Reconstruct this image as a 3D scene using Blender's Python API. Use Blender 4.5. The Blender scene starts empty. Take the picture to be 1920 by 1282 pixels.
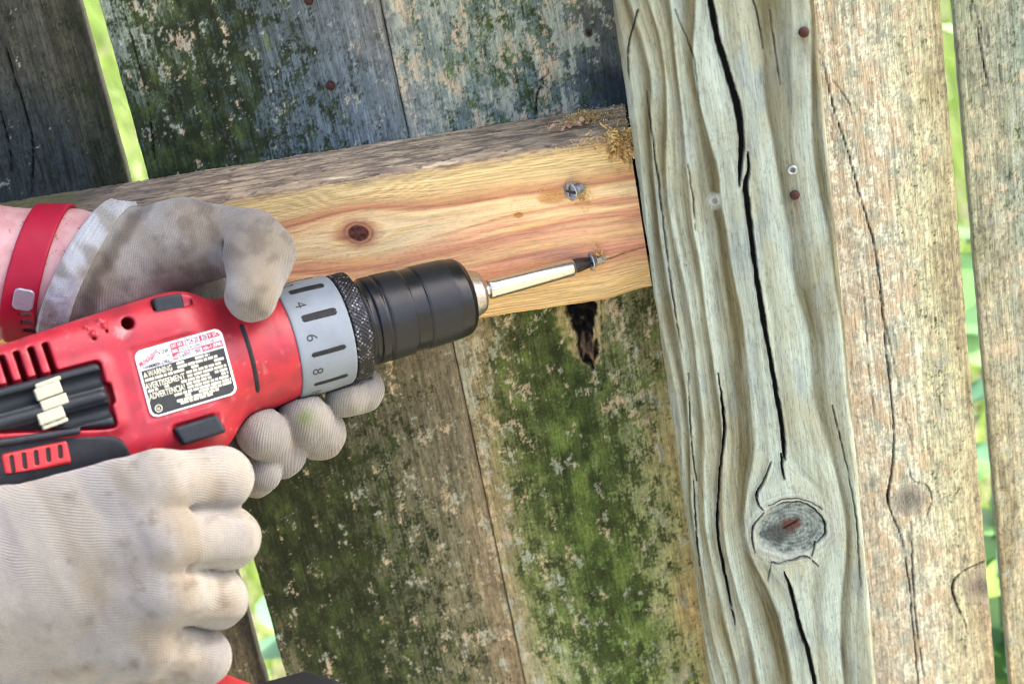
import bpy, math, random
import numpy as np
from mathutils import Matrix, Vector

random.seed(7)
RNG = np.random.default_rng(7)
scene = bpy.context.scene
COL = scene.collection

# ------------------------------------------------------------------ camera
# Orientation solved from the photograph: the picket edges give the vertical
# vanishing point, the rail the horizontal direction.  World: X along the rail,
# Y into the fence (picket faces at y = 0), Z up.  Metres.
PW, PH, PF = 1920.0, 1282.0, 4000.0
PCX, PCY = PW / 2, PH / 2
def nrm(v):
    v = np.array(v, float); return v / np.linalg.norm(v)
_down = nrm((2463 - PCX, 8411 - PCY, PF))
_u, _v, _s = (1000 - PCX) / PF, (430 - PCY) / PF, -.153
_h = nrm(np.cross([-_s, 1, -(_v - _s * _u)], _down)); _h = _h if _h[0] > 0 else -_h
_y = np.cross(-_down, _h); _y = _y if _y[2] > 0 else -_y
RC = np.array([_h, _y, -_down])                 # world = RC @ camera (x right, y down, z forward)
CR, CD, CF = RC @ [1, 0, 0], RC @ [0, 1, 0], RC @ [0, 0, 1]
CAM = np.array([0, 0, 1.15]) - CF * (PF / 3.55 / 1000)
cam_data = bpy.data.cameras.new('camera')
cam_data.sensor_width = 36.0
cam_data.lens = PF * 36.0 / PW
cam_data.clip_start, cam_data.clip_end = 0.02, 400.0
cam = bpy.data.objects.new('camera', cam_data); COL.objects.link(cam)
cam.matrix_world = Matrix(((CR[0], -CD[0], -CF[0], CAM[0]), (CR[1], -CD[1], -CF[1], CAM[1]),
                           (CR[2], -CD[2], -CF[2], CAM[2]), (0, 0, 0, 1)))
scene.camera = cam
cam_data.dof.use_dof = True
cam_data.dof.focus_distance = 1.06
cam_data.dof.aperture_fstop = 11.0

# ------------------------------------------------------------------ light
SUN_AZ, SUN_EL = math.radians(62), math.radians(46)       # clockwise from +Y: behind the fence, to the right; its near side is in open shade
world = bpy.data.worlds.new('World'); scene.world = world; world.use_nodes = True
wn = world.node_tree; bg = wn.nodes['Background']
sky = wn.nodes.new('ShaderNodeTexSky'); sky.sky_type = 'NISHITA'; sky.sun_disc = False
sky.sun_elevation, sky.sun_rotation = SUN_EL, SUN_AZ
sky.dust_density = 7.0; sky.air_density = .6; sky.ozone_density = .7
wn.links.new(sky.outputs[0], bg.inputs[0]); bg.inputs[1].default_value = 0.15
sd = bpy.data.lights.new('sun', 'SUN'); sd.energy = 2.3; sd.angle = math.radians(.6); sd.color = (1, .95, .86)
sun = bpy.data.objects.new('sun', sd); COL.objects.link(sun)
_sv = Vector((math.sin(SUN_AZ) * math.cos(SUN_EL), math.cos(SUN_AZ) * math.cos(SUN_EL), math.sin(SUN_EL)))
sun.location = _sv * 6
sun.rotation_euler = (-_sv).to_track_quat('-Z', 'Y').to_euler()
vs = scene.view_settings
vs.view_transform = 'Standard'; vs.look = 'None'; vs.gamma = 1; vs.use_curve_mapping = False
vs.exposure = 2.85
scene.cycles.filter_width = 1.15

# ------------------------------------------------------------------ picture -> place
def ray(px, py): return RC @ nrm(((px - PCX) / PF, (py - PCY) / PF, 1))
def onY(px, py, y):                              # where the pixel's ray meets a plane parallel to the fence
    r = ray(px, py); return CAM + r * ((y - CAM[1]) / r[1])
def tocam(p): return RC.T @ (np.asarray(p) - CAM)
TIP = onY(1112, 490, -.038)                      # where the driver meets the rail
DT = tocam(TIP)[2]
def Q(px, py, n):                                # point n millimetres nearer to the lens than the driver's tip, in mm
    d = DT - n / 1000; return (CAM + RC @ np.array([(px - PCX) / PF * d, (py - PCY) / PF * d, d])) * 1000

# ------------------------------------------------------------------ numeric tools
ALB = 0.62
def S(r, g, b, k=ALB):
    c = np.array([r, g, b], float) / 255
    return np.where(c < .04045, c / 12.92, ((c + .055) / 1.055) ** 2.4) * k
def _hash(i, j, s):
    h = (i.astype(np.int64) * 374761393 + j.astype(np.int64) * 668265263 + s * 1442695041) & 0xffffffff
    h = ((h ^ (h >> 13)) * 1274126177) & 0xffffffff
    return h ^ (h >> 16)
def pnoise(x, y, seed=0):
    xi, yi = np.floor(x), np.floor(y); fx, fy = x - xi, y - yi
    u, v = fx * fx * fx * (fx * (fx * 6 - 15) + 10), fy * fy * fy * (fy * (fy * 6 - 15) + 10)
    def g(ix, iy, dx, dy):
        a = (_hash(ix, iy, seed) & 1023) * (2 * math.pi / 1024)
        return np.cos(a) * dx + np.sin(a) * dy
    a = g(xi, yi, fx, fy); b = g(xi + 1, yi, fx - 1, fy)
    c = g(xi, yi + 1, fx, fy - 1); d = g(xi + 1, yi + 1, fx - 1, fy - 1)
    return (a + (b - a) * u + (c - a + (a - b - c + d) * u) * v) * 1.5
def fbm(x, y, seed=0, o=3, g=.5):
    t, a, n = 0, 1.0, 0
    for k in range(o):
        t = t + a * pnoise(x * 2 ** k + 17.3 * k, y * 2 ** k - 9.1 * k, seed + k); n += a; a *= g
    return t / n * 1.25
def sst(a, b, x):
    t = np.clip((x - a) / (b - a), 0, 1); return t * t * (3 - 2 * t)
def mixc(a, b, t): return a + (b - a) * np.asarray(t)[..., None]
def table(rows, cols, tab, r, c):                # smooth interpolation in a small table of values or colours
    tab = np.array(tab, float); rows, cols = np.array(rows, float), np.array(cols, float)
    if rows[0] > rows[-1]: rows, tab = rows[::-1], tab[::-1]
    def loc(ax, v):
        v = np.clip(v, ax[0], ax[-1]); i = np.clip(np.searchsorted(ax, v, side='right') - 1, 0, len(ax) - 2)
        t = (v - ax[i]) / (ax[i + 1] - ax[i]); return i, t * t * (3 - 2 * t)
    i, t = loc(rows, r); j, u = loc(cols, c)
    if tab.ndim == 3: t, u = t[..., None], u[..., None]
    return (tab[i, j] * (1 - u) + tab[i, j + 1] * u) * (1 - t) + (tab[i + 1, j] * (1 - u) + tab[i + 1, j + 1] * u) * t

def crack_field(X, Z, cracks, y0, seed=3):
    """cracks: lists of (px, py, width px) on the plane y0.  Returns darkness 0..1 (X, Z in mm)."""
    out = np.zeros_like(X); lip = np.zeros_like(X); xs = X + .55 * fbm(X / 4, Z / 7, seed, 4, .6); zs = Z + .5 * fbm(X / 3 + 9, Z / 3, seed + 1, 3); br = 1.25 * sst(-.75, .1, fbm(X / 3, Z / 9, seed + 2, 3)) + .1
    for cr in cracks:
        pts = [(*(onY(p[0], p[1], y0)[[0, 2]] * 1000), p[2] * .27) for p in cr]
        if len(pts) > 2:                          # Catmull-Rom through the points
            A = np.array([pts[0]] + pts + [pts[-1]]); sm = []
            for a, b, c, d in zip(A[:-3], A[1:-2], A[2:-1], A[3:]):
                for t in (0, .25, .5, .75): sm.append(tuple(.5 * (2 * b + (c - a) * t + (2 * a - 5 * b + 4 * c - d) * t * t + (3 * b - a - 3 * c + d) * t ** 3)))
            pts = sm + [pts[-1]]
        for (x0, z0, w0), (x1, z1, w1) in zip(pts[:-1], pts[1:]):
            m = (X > min(x0, x1) - 6) & (X < max(x0, x1) + 6) & (Z > min(z0, z1) - 4) & (Z < max(z0, z1) + 4)
            if not m.any(): continue
            px, pz = xs[m] - x0, zs[m] - z0; dx, dz = x1 - x0, z1 - z0
            t = np.clip((px * dx + pz * dz) / (dx * dx + dz * dz), 0, 1)
            d = np.hypot(px - t * dx, pz - t * dz); w = w0 + (w1 - w0) * t
            we = np.maximum(w, .55); a = np.clip(w / .8, 0, 1)
            lip[m] = np.maximum(lip[m], a * sst(we * .5 + 1.7, we * .5 + .1, d)); out[m] = np.maximum(out[m], np.clip(a * np.maximum(br[m], w > 1.1), 0, 1) * sst(we * .5 + .26, we * .5 - .26, d))
    return out, lip

# ------------------------------------------------------------------ object tools
def link(name, mesh, mat=None, parent=None, smooth=True):
    if mat is not None: mesh.materials.append(mat)
    if smooth: mesh.polygons.foreach_set('use_smooth', np.ones(len(mesh.polygons), bool))
    o = bpy.data.objects.new(name, mesh); COL.objects.link(o)
    if parent is not None: o.parent = parent
    return o
def thing(name, label, cat, loc=(0, 0, 0), group=None, mat=None):
    o = bpy.data.objects.new(name, None); COL.objects.link(o); o.empty_display_size = .05
    if mat is not None: o.matrix_world = mat
    else: o.location = loc
    o['label'] = label; o['category'] = cat
    if group: o['group'] = group
    return o
def raw_mesh(name, V, F, col=None, extra=None):
    """V (n,3), F (m,4) or (m,3) index arrays, optional per-vertex colour and scalar attributes."""
    V = np.ascontiguousarray(V, np.float32); F = np.ascontiguousarray(F, np.int32)
    me = bpy.data.meshes.new(name); m, k = F.shape
    me.vertices.add(len(V)); me.vertices.foreach_set('co', V.ravel())
    me.loops.add(m * k); me.loops.foreach_set('vertex_index', F.ravel())
    me.polygons.add(m); me.polygons.foreach_set('loop_start', np.arange(0, m * k, k, dtype=np.int32))
    if col is not None:
        at = me.attributes.new('tint', 'FLOAT_COLOR', 'POINT')
        c = np.ones((len(V), 4), np.float32); c[:, :3] = np.clip(col, 0, 1); at.data.foreach_set('color', c.ravel())
    for nme, val in (extra or {}).items():
        at = me.attributes.new(nme, 'FLOAT', 'POINT'); at.data.foreach_set('value', np.ascontiguousarray(val, np.float32))
    me.update(calc_edges=True); me.validate()
    return me
def grid_faces(r, c, wrap=True):
    i = np.arange(r - 1)[:, None]; j = np.arange(c if wrap else c - 1)[None, :]; jn = (j + 1) % c
    return np.stack([i * c + j, i * c + jn, (i + 1) * c + jn, (i + 1) * c + j], -1).reshape(-1, 4)
def lathe(name, prof, mat, parent, seg=96, disp=None, col=None, extra=None):
    """prof: (x, r) mm along the local X axis."""
    prof = np.array(prof, float); a = np.linspace(0, 2 * np.pi, seg, endpoint=False)
    x = np.repeat(prof[:, :1], seg, 1); r = np.repeat(prof[:, 1:2], seg, 1)
    if disp is not None: r = r + disp(x, np.broadcast_to(a, x.shape), r)
    V = np.stack([x, r * np.sin(a), r * np.cos(a)], -1).reshape(-1, 3) / 1000
    c = None if col is None else col(x, np.broadcast_to(a, x.shape)).reshape(-1, 3)
    return link(name, raw_mesh(name, V, grid_faces(len(prof), seg)[:, ::-1], c), mat, parent)
def rprof(pts, r=.6, n=4):                       # profile with eased corners
    out = [pts[0]]
    for p, q, s in zip(pts[:-2], pts[1:-1], pts[2:]):
        p, q, s = map(np.array, (p, q, s)); a, b = p - q, s - q
        la, lb = np.linalg.norm(a), np.linalg.norm(b); k = min(r, la * .45, lb * .45)
        A, B = q + a / la * k, q + b / lb * k
        if la > 4 * k: out.append(tuple(q + a / la * k * 1.8))
        for t in np.linspace(0, 1, n): out.append(tuple((1 - t) ** 2 * A + 2 * t * (1 - t) * q + t * t * B))
        if lb > 4 * k: out.append(tuple(q + b / lb * k * 1.8))
    out.append(pts[-1]); return out

# signed distance modelling, mm
def smin(a, b, k):
    h = np.clip(.5 + .5 * (b - a) / k, 0, 1); return b + (a - b) * h - k * h * (1 - h)
def smax(a, b, k): return -smin(-a, -b, k)
def cap(P, a, b, ra, rb):
    a, b = np.asarray(a, float), np.asarray(b, float); ba = b - a
    t = np.clip(((P - a) @ ba) / (ba @ ba), 0, 1)
    return np.linalg.norm(P - a - t[..., None] * ba, axis=-1) - (ra + (rb - ra) * t)
def rbox(P, c, h, r, rot=0.0):                   # rounded box, turned about local z
    q = P - np.asarray(c, float)
    if rot:
        cs, sn = math.cos(rot), math.sin(rot)
        q = np.stack([q[..., 0] * cs + q[..., 1] * sn, -q[..., 0] * sn + q[..., 1] * cs, q[..., 2]], -1)
    q = np.abs(q) - (np.asarray(h, float) - r)
    return np.linalg.norm(np.maximum(q, 0), axis=-1) + np.minimum(q.max(-1), 0) - r
def surface_nets(fn, lo, hi, h):
    lo, hi = np.asarray(lo, float), np.asarray(hi, float); n = np.ceil((hi - lo) / h).astype(int) + 1
    ax = [lo[k] + h * np.arange(n[k]) for k in range(3)]
    # coarse pass: only blocks near the surface are sampled finely
    B = 8; Fv = np.full(n, 1.0e3)
    ci = [np.arange(0, n[k], B) for k in range(3)]
    C = np.stack(np.meshgrid(*[ax[k][np.minimum(ci[k] + B // 2, n[k] - 1)] for k in range(3)], indexing='ij'), -1)
    dc = fn(C.reshape(-1, 3)).reshape(C.shape[:3])
    reach = B * h * .95 + 2.0
    near = np.argwhere(np.abs(dc) < reach)
    for b in np.argwhere(dc <= -reach):
        Fv[tuple(slice(v * B, v * B + B) for v in b)] = -1e3
    for s0 in range(0, len(near), 600):
        nb = near[s0:s0 + 600]
        off = np.stack(np.meshgrid(*[np.arange(B)] * 3, indexing='ij'), -1).reshape(-1, 3)
        I = (nb[:, None, :] * B + off[None]).reshape(-1, 3); ok = (I < n).all(1); I = I[ok]
        Fv[I[:, 0], I[:, 1], I[:, 2]] = fn(lo + h * I)
    for k in range(3):                            # close the volume at the box
        sl = [slice(None)] * 3; sl[k] = 0; Fv[tuple(sl)] = np.maximum(Fv[tuple(sl)], .01); sl[k] = -1; Fv[tuple(sl)] = np.maximum(Fv[tuple(sl)], .01)
    ins = Fv < 0
    cs = np.zeros(n - 1, np.int8); cor = [(i, j, k) for i in (0, 1) for j in (0, 1) for k in (0, 1)]
    for i, j, k in cor: cs += ins[i:n[0] - 1 + i, j:n[1] - 1 + j, k:n[2] - 1 + k]
    act = np.argwhere((cs > 0) & (cs < 8)); idx = np.full(n - 1, -1, np.int64); idx[tuple(act.T)] = np.arange(len(act))
    vals = np.stack([Fv[act[:, 0] + i, act[:, 1] + j, act[:, 2] + k] for i, j, k in cor], 1); cor = np.array(cor)
    acc = np.zeros((len(act), 3)); cnt = np.zeros(len(act))
    for a in range(8):
        for b in range(a + 1, 8):
            if np.abs(cor[a] - cor[b]).sum() != 1: continue
            va, vb = vals[:, a], vals[:, b]; m = (va < 0) != (vb < 0); t = np.clip(va[m] / (va[m] - vb[m]), 0, 1)
            acc[m] += cor[a] + t[:, None] * (cor[b] - cor[a]); cnt[m] += 1
    V = lo + h * (act + acc / cnt[:, None]); faces = []
    for k in range(3):
        u, w = [(1, 2), (2, 0), (0, 1)][k]
        sa = [slice(None)] * 3; sb = [slice(None)] * 3; sa[k] = slice(0, -1); sb[k] = slice(1, None)
        e = np.argwhere(ins[tuple(sa)] != ins[tuple(sb)])
        e = e[(e[:, u] > 0) & (e[:, w] > 0) & (e[:, u] < n[u] - 1) & (e[:, w] < n[w] - 1)]
        fl = ins[e[:, 0], e[:, 1], e[:, 2]]
        def at(du, dw):
            q = e.copy(); q[:, u] += du; q[:, w] += dw; return idx[q[:, 0], q[:, 1], q[:, 2]]
        f = np.stack([at(-1, -1), at(0, -1), at(0, 0), at(-1, 0)], 1); f[~fl] = f[~fl][:, ::-1]; faces.append(f)
    F = np.concatenate(faces); F = F[(F >= 0).all(1)]
    for _ in range(2):                            # settle the vertices on the true surface
        d = fn(V); e = .15
        G = np.stack([fn(V + np.eye(3)[k] * e) - fn(V - np.eye(3)[k] * e) for k in range(3)], 1) / (2 * e)
        g2 = np.maximum((G * G).sum(1), .2); st = np.clip(d / g2, -.6 * h, .6 * h); V = V - G * st[:, None]
    return V, F
def sdf_hit(fn, o, r, t0, t1):
    t = t0
    for _ in range(200):
        d = float(fn((o + r * t)[None])[0])
        if d < .02: break
        t += max(d * .7, .02)
        if t > t1: return None
    p = o + r * t; e = .3
    g = np.array([float(fn((p + np.eye(3)[k] * e)[None])[0] - fn((p - np.eye(3)[k] * e)[None])[0]) for k in range(3)])
    return p, nrm(g)

# ------------------------------------------------------------------ materials
class NT:
    def __init__(s, name):
        s.m = bpy.data.materials.new(name); s.m.use_nodes = True; s.t = s.m.node_tree; s.b = s.t.nodes['Principled BSDF']
    def n(s, ty, **kw):
        x = s.t.nodes.new('ShaderNode' + ty)
        for k, v in kw.items():
            if k.startswith('_'): setattr(x, k[1:], v)
            else: x.inputs[k.replace('__', ' ')].default_value = v
        return x
    def l(s, a, b): s.t.links.new(a, b)
    def coord(s, scale=(1, 1, 1), kind='Object'):
        tc = s.n('TexCoord'); mp = s.n('Mapping'); mp.inputs['Scale'].default_value = scale
        s.l(tc.outputs[kind], mp.inputs['Vector']); return mp.outputs[0]
    def noise(s, scale, vec=None, detail=4, rough=.6):
        x = s.n('TexNoise', Scale=scale, Detail=detail, Roughness=rough)
        if vec is not None: s.l(vec, x.inputs['Vector'])
        return x.outputs['Fac']
    def ramp(s, fac, stops):
        x = s.n('ValToRGB'); e = x.color_ramp.elements
        while len(e) < len(stops): e.new(.5)
        for el, (p, c) in zip(e, stops): el.position = p; el.color = (*c, 1) if len(c) == 3 else c
        s.l(fac, x.inputs[0]); return x.outputs[0]
    def mul(s, col, fac):
        x = s.n('Mix', _data_type='RGBA', _blend_type='MULTIPLY'); x.inputs['Factor'].default_value = 1
        s.l(col, x.inputs[6]); s.l(fac, x.inputs[7]); return x.outputs[2]
    def mix(s, a, b, fac):
        x = s.n('Mix', _data_type='RGBA')
        for v, i in ((a, 6), (b, 7)):
            if isinstance(v, tuple): x.inputs[i].default_value = (*v, 1)
            else: s.l(v, x.inputs[i])
        s.l(fac, x.inputs['Factor']); return x.outputs[2]
    def bump(s, h, strength=.5, dist=.001, prev=None):
        x = s.n('Bump', Strength=strength, Distance=dist); s.l(h, x.inputs['Height'])
        if prev is not None: s.l(prev, x.inputs['Normal'])
        return x.outputs[0]
    def attr(s, name): return s.n('Attribute', _attribute_name=name)
def wood_material(name, along, rough=.85, fine=.3, bump=.8, pores=.45, gain=1.0, gam=1.2):
    t = NT(name); gm = t.n('Gamma', Gamma=gam); t.l(t.attr('tint').outputs['Color'], gm.inputs[0]); a = gm.outputs[0]
    sc = {'z': (1, 1, .045), 'x': (.045, 1, 1)}[along]
    f1 = t.noise(1300, t.coord(sc), 5, .65); f2 = t.noise(420, t.coord(sc), 4)
    f3 = t.noise(900, t.coord((1, 1, 1)), 3)
    c = t.mul(a, t.ramp(f1, [(.25, (1 - fine * 1.6,) * 3), (.5, (1, 1, 1)), (.75, (1 + fine,) * 3)]))
    c = t.mul(c, t.ramp(f2, [(.3, (1 - fine * .8,) * 3), (.7, (1 + fine * .6,) * 3)]))
    sp = t.noise(700, t.coord(tuple(.35 if v < 1 else 1 for v in sc)), 6, .75)
    c = t.mul(c, t.ramp(sp, [(.36, (gain * (1 - pores),) * 3), (.46, (gain,) * 3), (.66, (gain * (1 + pores * .35),) * 3)]))
    t.l(c, t.b.inputs['Base Color']); t.b.inputs['Roughness'].default_value = rough
    t.b.inputs['Specular IOR Level'].default_value = .25
    b = t.bump(f1, bump, .0006); b = t.bump(f3, bump * .5, .0003, b); t.l(b, t.b.inputs['Normal'])
    return t.m
def plain(name, col, rough=.5, metal=0.0, spec=.5, nz=0.0, nscale=300, bump=0.0, bscale=900, attr=False, coat=0.0):
    t = NT(name); b = t.b
    if attr: src = t.attr('tint').outputs['Color']
    else:
        x = t.n('RGB'); x.outputs[0].default_value = (*col, 1); src = x.outputs[0]
    if nz:
        src = t.mul(src, t.ramp(t.noise(nscale, t.coord()), [(.3, (1 - nz,) * 3), (.7, (1 + nz * .6,) * 3)]))
    t.l(src, b.inputs['Base Color'])
    b.inputs['Roughness'].default_value = rough; b.inputs['Metallic'].default_value = metal
    b.inputs['Specular IOR Level'].default_value = spec; b.inputs['Coat Weight'].default_value = coat
    if bump: t.l(t.bump(t.noise(bscale, t.coord(), 3), bump, .0003), b.inputs['Normal'])
    return t.m

M_PICKET = wood_material('weathered_picket', 'z', gain=1.95)
M_POST = wood_material('weathered_post', 'z', .8, .17, .7, .26, 1.34, 1.25)
M_RAIL = wood_material('fresh_rail', 'x', .75, .16, .55, .14, 1.9, 1.08)
M_RUST = plain('rusty_nail', S(88, 56, 46, .6), .8, .2, .3, .4, 900, .6, 1500)
M_ZINC = plain('zinc_screw', (.42, .45, .47), .38, .9, .5, .25, 1200)
M_RECESS = plain('screw_recess', (.03, .03, .03), .7)

# ------------------------------------------------------------------ the fence
fence = thing('wooden_fence', 'weathered mossy picket fence with a pale knotty post and a freshly cut rail', 'fence', (0, 0, 0))

def board(name, L, R, y0, th, zr, cell, colour, parent, mat, edge=1.2, xr=None, seed=1, zfull=(60, 2010), wob=(.55, .55)):
    """A vertical board.  L, R: left and right edge, each two picture points; faces the lens at y0."""
    (lx0, lz0), (lx1, lz1) = [onY(*p, y0)[[0, 2]] * 1000 for p in L]
    (rx0, rz0), (rx1, rz1) = [onY(*p, y0)[[0, 2]] * 1000 for p in R]
    z = np.concatenate([np.arange(zfull[0], zr[0], 14.), np.arange(zr[0], zr[1], cell), np.arange(zr[1], zfull[1] + 1, 14.)])
    wd = rx0 - lx0
    if xr is None: s = np.linspace(0, 1, int(wd / cell) + 1)
    else:
        s = np.concatenate([np.arange(0, xr[0], 4 / wd), np.arange(max(xr[0], 0), xr[1], cell / wd), np.arange(xr[1], 1, 4 / wd), [1.0]])
    s = np.unique(np.round(s, 6))
    Zc = z[:, None]
    Lx = lx0 + (Zc - lz0) / (lz1 - lz0) * (lx1 - lx0) + wob[0] * fbm(Zc / 22, Zc * 0 + seed, seed, 4)
    Rx = rx0 + (Zc - rz0) / (rz1 - rz0) * (rx1 - rx0) + wob[1] * fbm(Zc / 22, Zc * 0 + seed + 5, seed + 9, 4)
    X = Lx + (Rx - Lx) * s[None]; Z = np.broadcast_to(Zc, X.shape); Sg = np.broadcast_to(s[None], X.shape)
    col, disp = colour(X.ravel(), Z.ravel(), Sg.ravel())
    col = col.reshape(*X.shape, 3); disp = disp.reshape(X.shape)
    d = np.minimum(Sg, 1 - Sg) * wd; q = np.clip(1 - d / edge, 0, 1)
    Y = y0 * 1000 - disp * sst(0, 1, d) + edge * (1 - np.sqrt(1 - q * q))
    side = [.35, .7, 1.0]
    def ring(x, y): return np.stack([np.broadcast_to(x, Zc.shape), np.full(Zc.shape, y), Zc], -1)
    rs = np.concatenate([ring(Rx, y0 * 1000 + th * k) for k in side], 1)
    ls = np.concatenate([ring(Lx, y0 * 1000 + th * k) for k in side[::-1]], 1)
    P = np.concatenate([np.stack([X, Y, Z], -1), rs, ls], 1); nc = P.shape[1]
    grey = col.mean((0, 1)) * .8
    C = np.concatenate([col, np.broadcast_to(col[:, -2:-1] * .3 + grey * .15, (len(z), 3, 3)), np.broadcast_to(col[:, 1:2] * .25 + S(130, 142, 140) * .6, (len(z), 3, 3))], 1)  # right sides darkened in the colour to cut the sun they catch
    F = grid_faces(len(z), nc)
    me = raw_mesh(name, P.reshape(-1, 3) / 1000, F, C.reshape(-1, 3))
    o = link(name, me, mat, parent)
    return o
def zpx(px, py, y=0.0): return onY(px, py, y)[2] * 1000
def xz(px, py, y=0.0): return onY(px, py, y)[[0, 2]] * 1000

MOSS_D, MOSS_M, MOSS_L = S(46, 54, 30), S(74, 86, 46), S(116, 132, 72)
FLAKE_P, FLAKE_G = S(202, 184, 154), S(172, 176, 158)
def picket_colour(rows, cols, base, moss, flake, seed, cracks=(), g=1.0, flk=.5, ridge=1.0, spots=(), mtone=0.0, ftone=.5, sat=1.0, mould=0.0, lift=1.0, cast=(1, 1, 1)):
    base = np.array([[S(*c) for c in r] for r in base]); lum = base.mean(-1, keepdims=True); base = (lum + (base - lum) * sat) * lift * np.array(cast)
    def fn(X, Z, s):
        w1 = fbm(X / 26, Z / 45, seed + 40, 3)
        s2 = np.clip(s + .09 * w1, 0, 1); z2 = Z + 28 * fbm(X / 30, Z / 40, seed + 50, 2)
        b = table(rows, cols, base, z2, s2); m = table(rows, cols, moss, z2, s2); f = table(rows, cols, flake, z2, s2)
        xw = X + 1.6 * fbm(X / 40, Z / 60, seed + 60, 2)
        fib = fbm(xw / .95, Z / 26, seed, 3); fib2 = fbm(xw / 3.2, Z / 130, seed + 5, 3)
        mott = fbm(X / 6, Z / 9, seed + 8, 4, .65)
        c = b * (1 + .34 * g * fib + .26 * g * fib2 + .34 * mott)[:, None]
        # speckled dark mould in the pores
        dk = fbm(X / 1.7, Z / 3.4, seed + 12, 3, .7) + .35 * fib
        c = mixc(c, c * .52, sst(.18 - mould, .5 - mould, dk) * .75)
        if mould: c = mixc(c, S(118, 112, 104), sst(.05, .4, fbm(X / 2.2, Z / 9, seed + 15, 4, .7) + .5 * fbm(X / 14, Z / 40, seed + 17, 2)) * .4)
        nm = .5 + .42 * (.75 * fbm(X / 7, Z / 11, seed + 20, 3) + .75 * fbm(X / 1.5, Z / 2.1, seed + 23, 3, .7) + .25 * fib)
        mk = sst(m + .07, m - .07, nm)
        mc = mixc(mixc(MOSS_D, MOSS_M, sst(-.5, .5, fbm(X / 9, Z / 15, seed + 30, 3) + mtone)), MOSS_L, sst(.1, .9, fbm(X / 14, Z / 22, seed + 33, 3) + mtone))
        mc = mc * np.clip(1 + .6 * fbm(X / 1.2, Z / 1.7, seed + 35, 3, .7) + .35 * fib, .3, 2)[:, None]
        c = mixc(c, mc, mk * .9)
        nf = .5 + .42 * (.8 * fbm(X / 9, Z / 15, seed + 70, 3) + .62 * fbm(X / 2.6, Z / 4.0, seed + 73, 3, .7) + .3 * fbm(X / .9, Z / 1.3, seed + 76, 2))
        fk = sst(f + .05, f - .05, nf)
        fc = mixc(FLAKE_P, FLAKE_G, sst(-.35, .35, fbm(X / 12, Z / 18, seed + 80, 2) + (.5 - ftone) * 1.6))
        fc = fc * (1 + .16 * fbm(X / .9, Z / 1.2, seed + 83, 2) + .1 * fib)[:, None]
        c = mixc(c, fc, fk * .82)
        disp = ridge * (.22 * fib + .25 * fib2) + .22 * fk + .25 * mk * (fbm(X / 1.3, Z / 1.7, seed + 90, 2) + .3)
        for fnc in spots: c, disp = fnc(X, Z, c, disp)
        if cracks:
            ck, lp = crack_field(X, Z, cracks, 0.0, seed); c = mixc(c, c * .72, lp * .5); c = mixc(c, S(16, 15, 13), ck); disp = disp - 2.2 * ck + .35 * lp
        return np.clip(c, .004, .9), disp
    return fn
def knot_spot(px, py, r, core, rim, y0=0.0, asp=1.15, ring=.9, seed=5, dark=.55):
    x0, z0 = xz(px, py, y0)
    def fn(X, Z, c, d):
        q = np.hypot(X - x0, (Z - z0) / asp) * (1 + .12 * fbm(X / 5, Z / 5, seed))
        k = sst(r, r * .8, q); rg = .5 + .5 * np.sin(q * 2 * math.pi / ring * .5 + 2 * fbm(X / 6, Z / 6, seed + 1))
        cc = mixc(rim, core, sst(r * .8, r * .1, q) * .8 + .2 * rg)
        ang = np.arctan2(Z - z0, X - x0); rad = np.abs(pnoise(ang * 2.4, q * .05, seed + 4))
        cc = mixc(cc, cc * .35, sst(.1, .02, rad) * sst(r * .75, r * .1, q) * dark * 1.4)
        c = mixc(c, cc, k); c = mixc(c, c * .4, sst(.5, .1, np.abs(q - r * .95)) * dark)
        return c, d + .3 * k * rg
    return fn

# picket colours: rows run down the board, columns across it
Z0, Z1, Z2, Z3, Z4 = zpx(460, 0), zpx(500, 290), zpx(660, 700), zpx(700, 980), zpx(750, 1282)
P1 = picket_colour([zpx(60, 0), zpx(120, 330), zpx(400, 1000), zpx(470, 1282)], [0, .5, .8, .93, 1],
    [[(44, 52, 50), (60, 64, 60), (88, 88, 74), (84, 82, 66), (66, 68, 54)], [(38, 47, 42), (62, 70, 70), (64, 72, 70), (56, 62, 50), (60, 64, 52)],
     [(70, 70, 58), (84, 80, 64), (92, 86, 66), (90, 84, 66), (60, 56, 46)], [(90, 84, 68), (104, 94, 74), (108, 98, 76), (104, 94, 74), (64, 60, 52)]],
    [[.3, .28, .28, .3, .4], [.42, .3, .3, .38, .5], [.3, .3, .25, .25, .2], [.2, .2, .2, .2, .2]],
    [[.16, .2, .2, .2, .1], [.14, .22, .2, .12, .1], [.15, .15, .2, .15, .1], [.15, .2, .22, .2, .1]], 101,
    [[(2, 60, 1), (20, 120, 3), (60, 260, 3), (58, 370, 1)], [(0, 210, 2), (18, 280, 2), (22, 330, 1)]], 1.7, ridge=1.6, mtone=-.5, ftone=.25)
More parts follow.
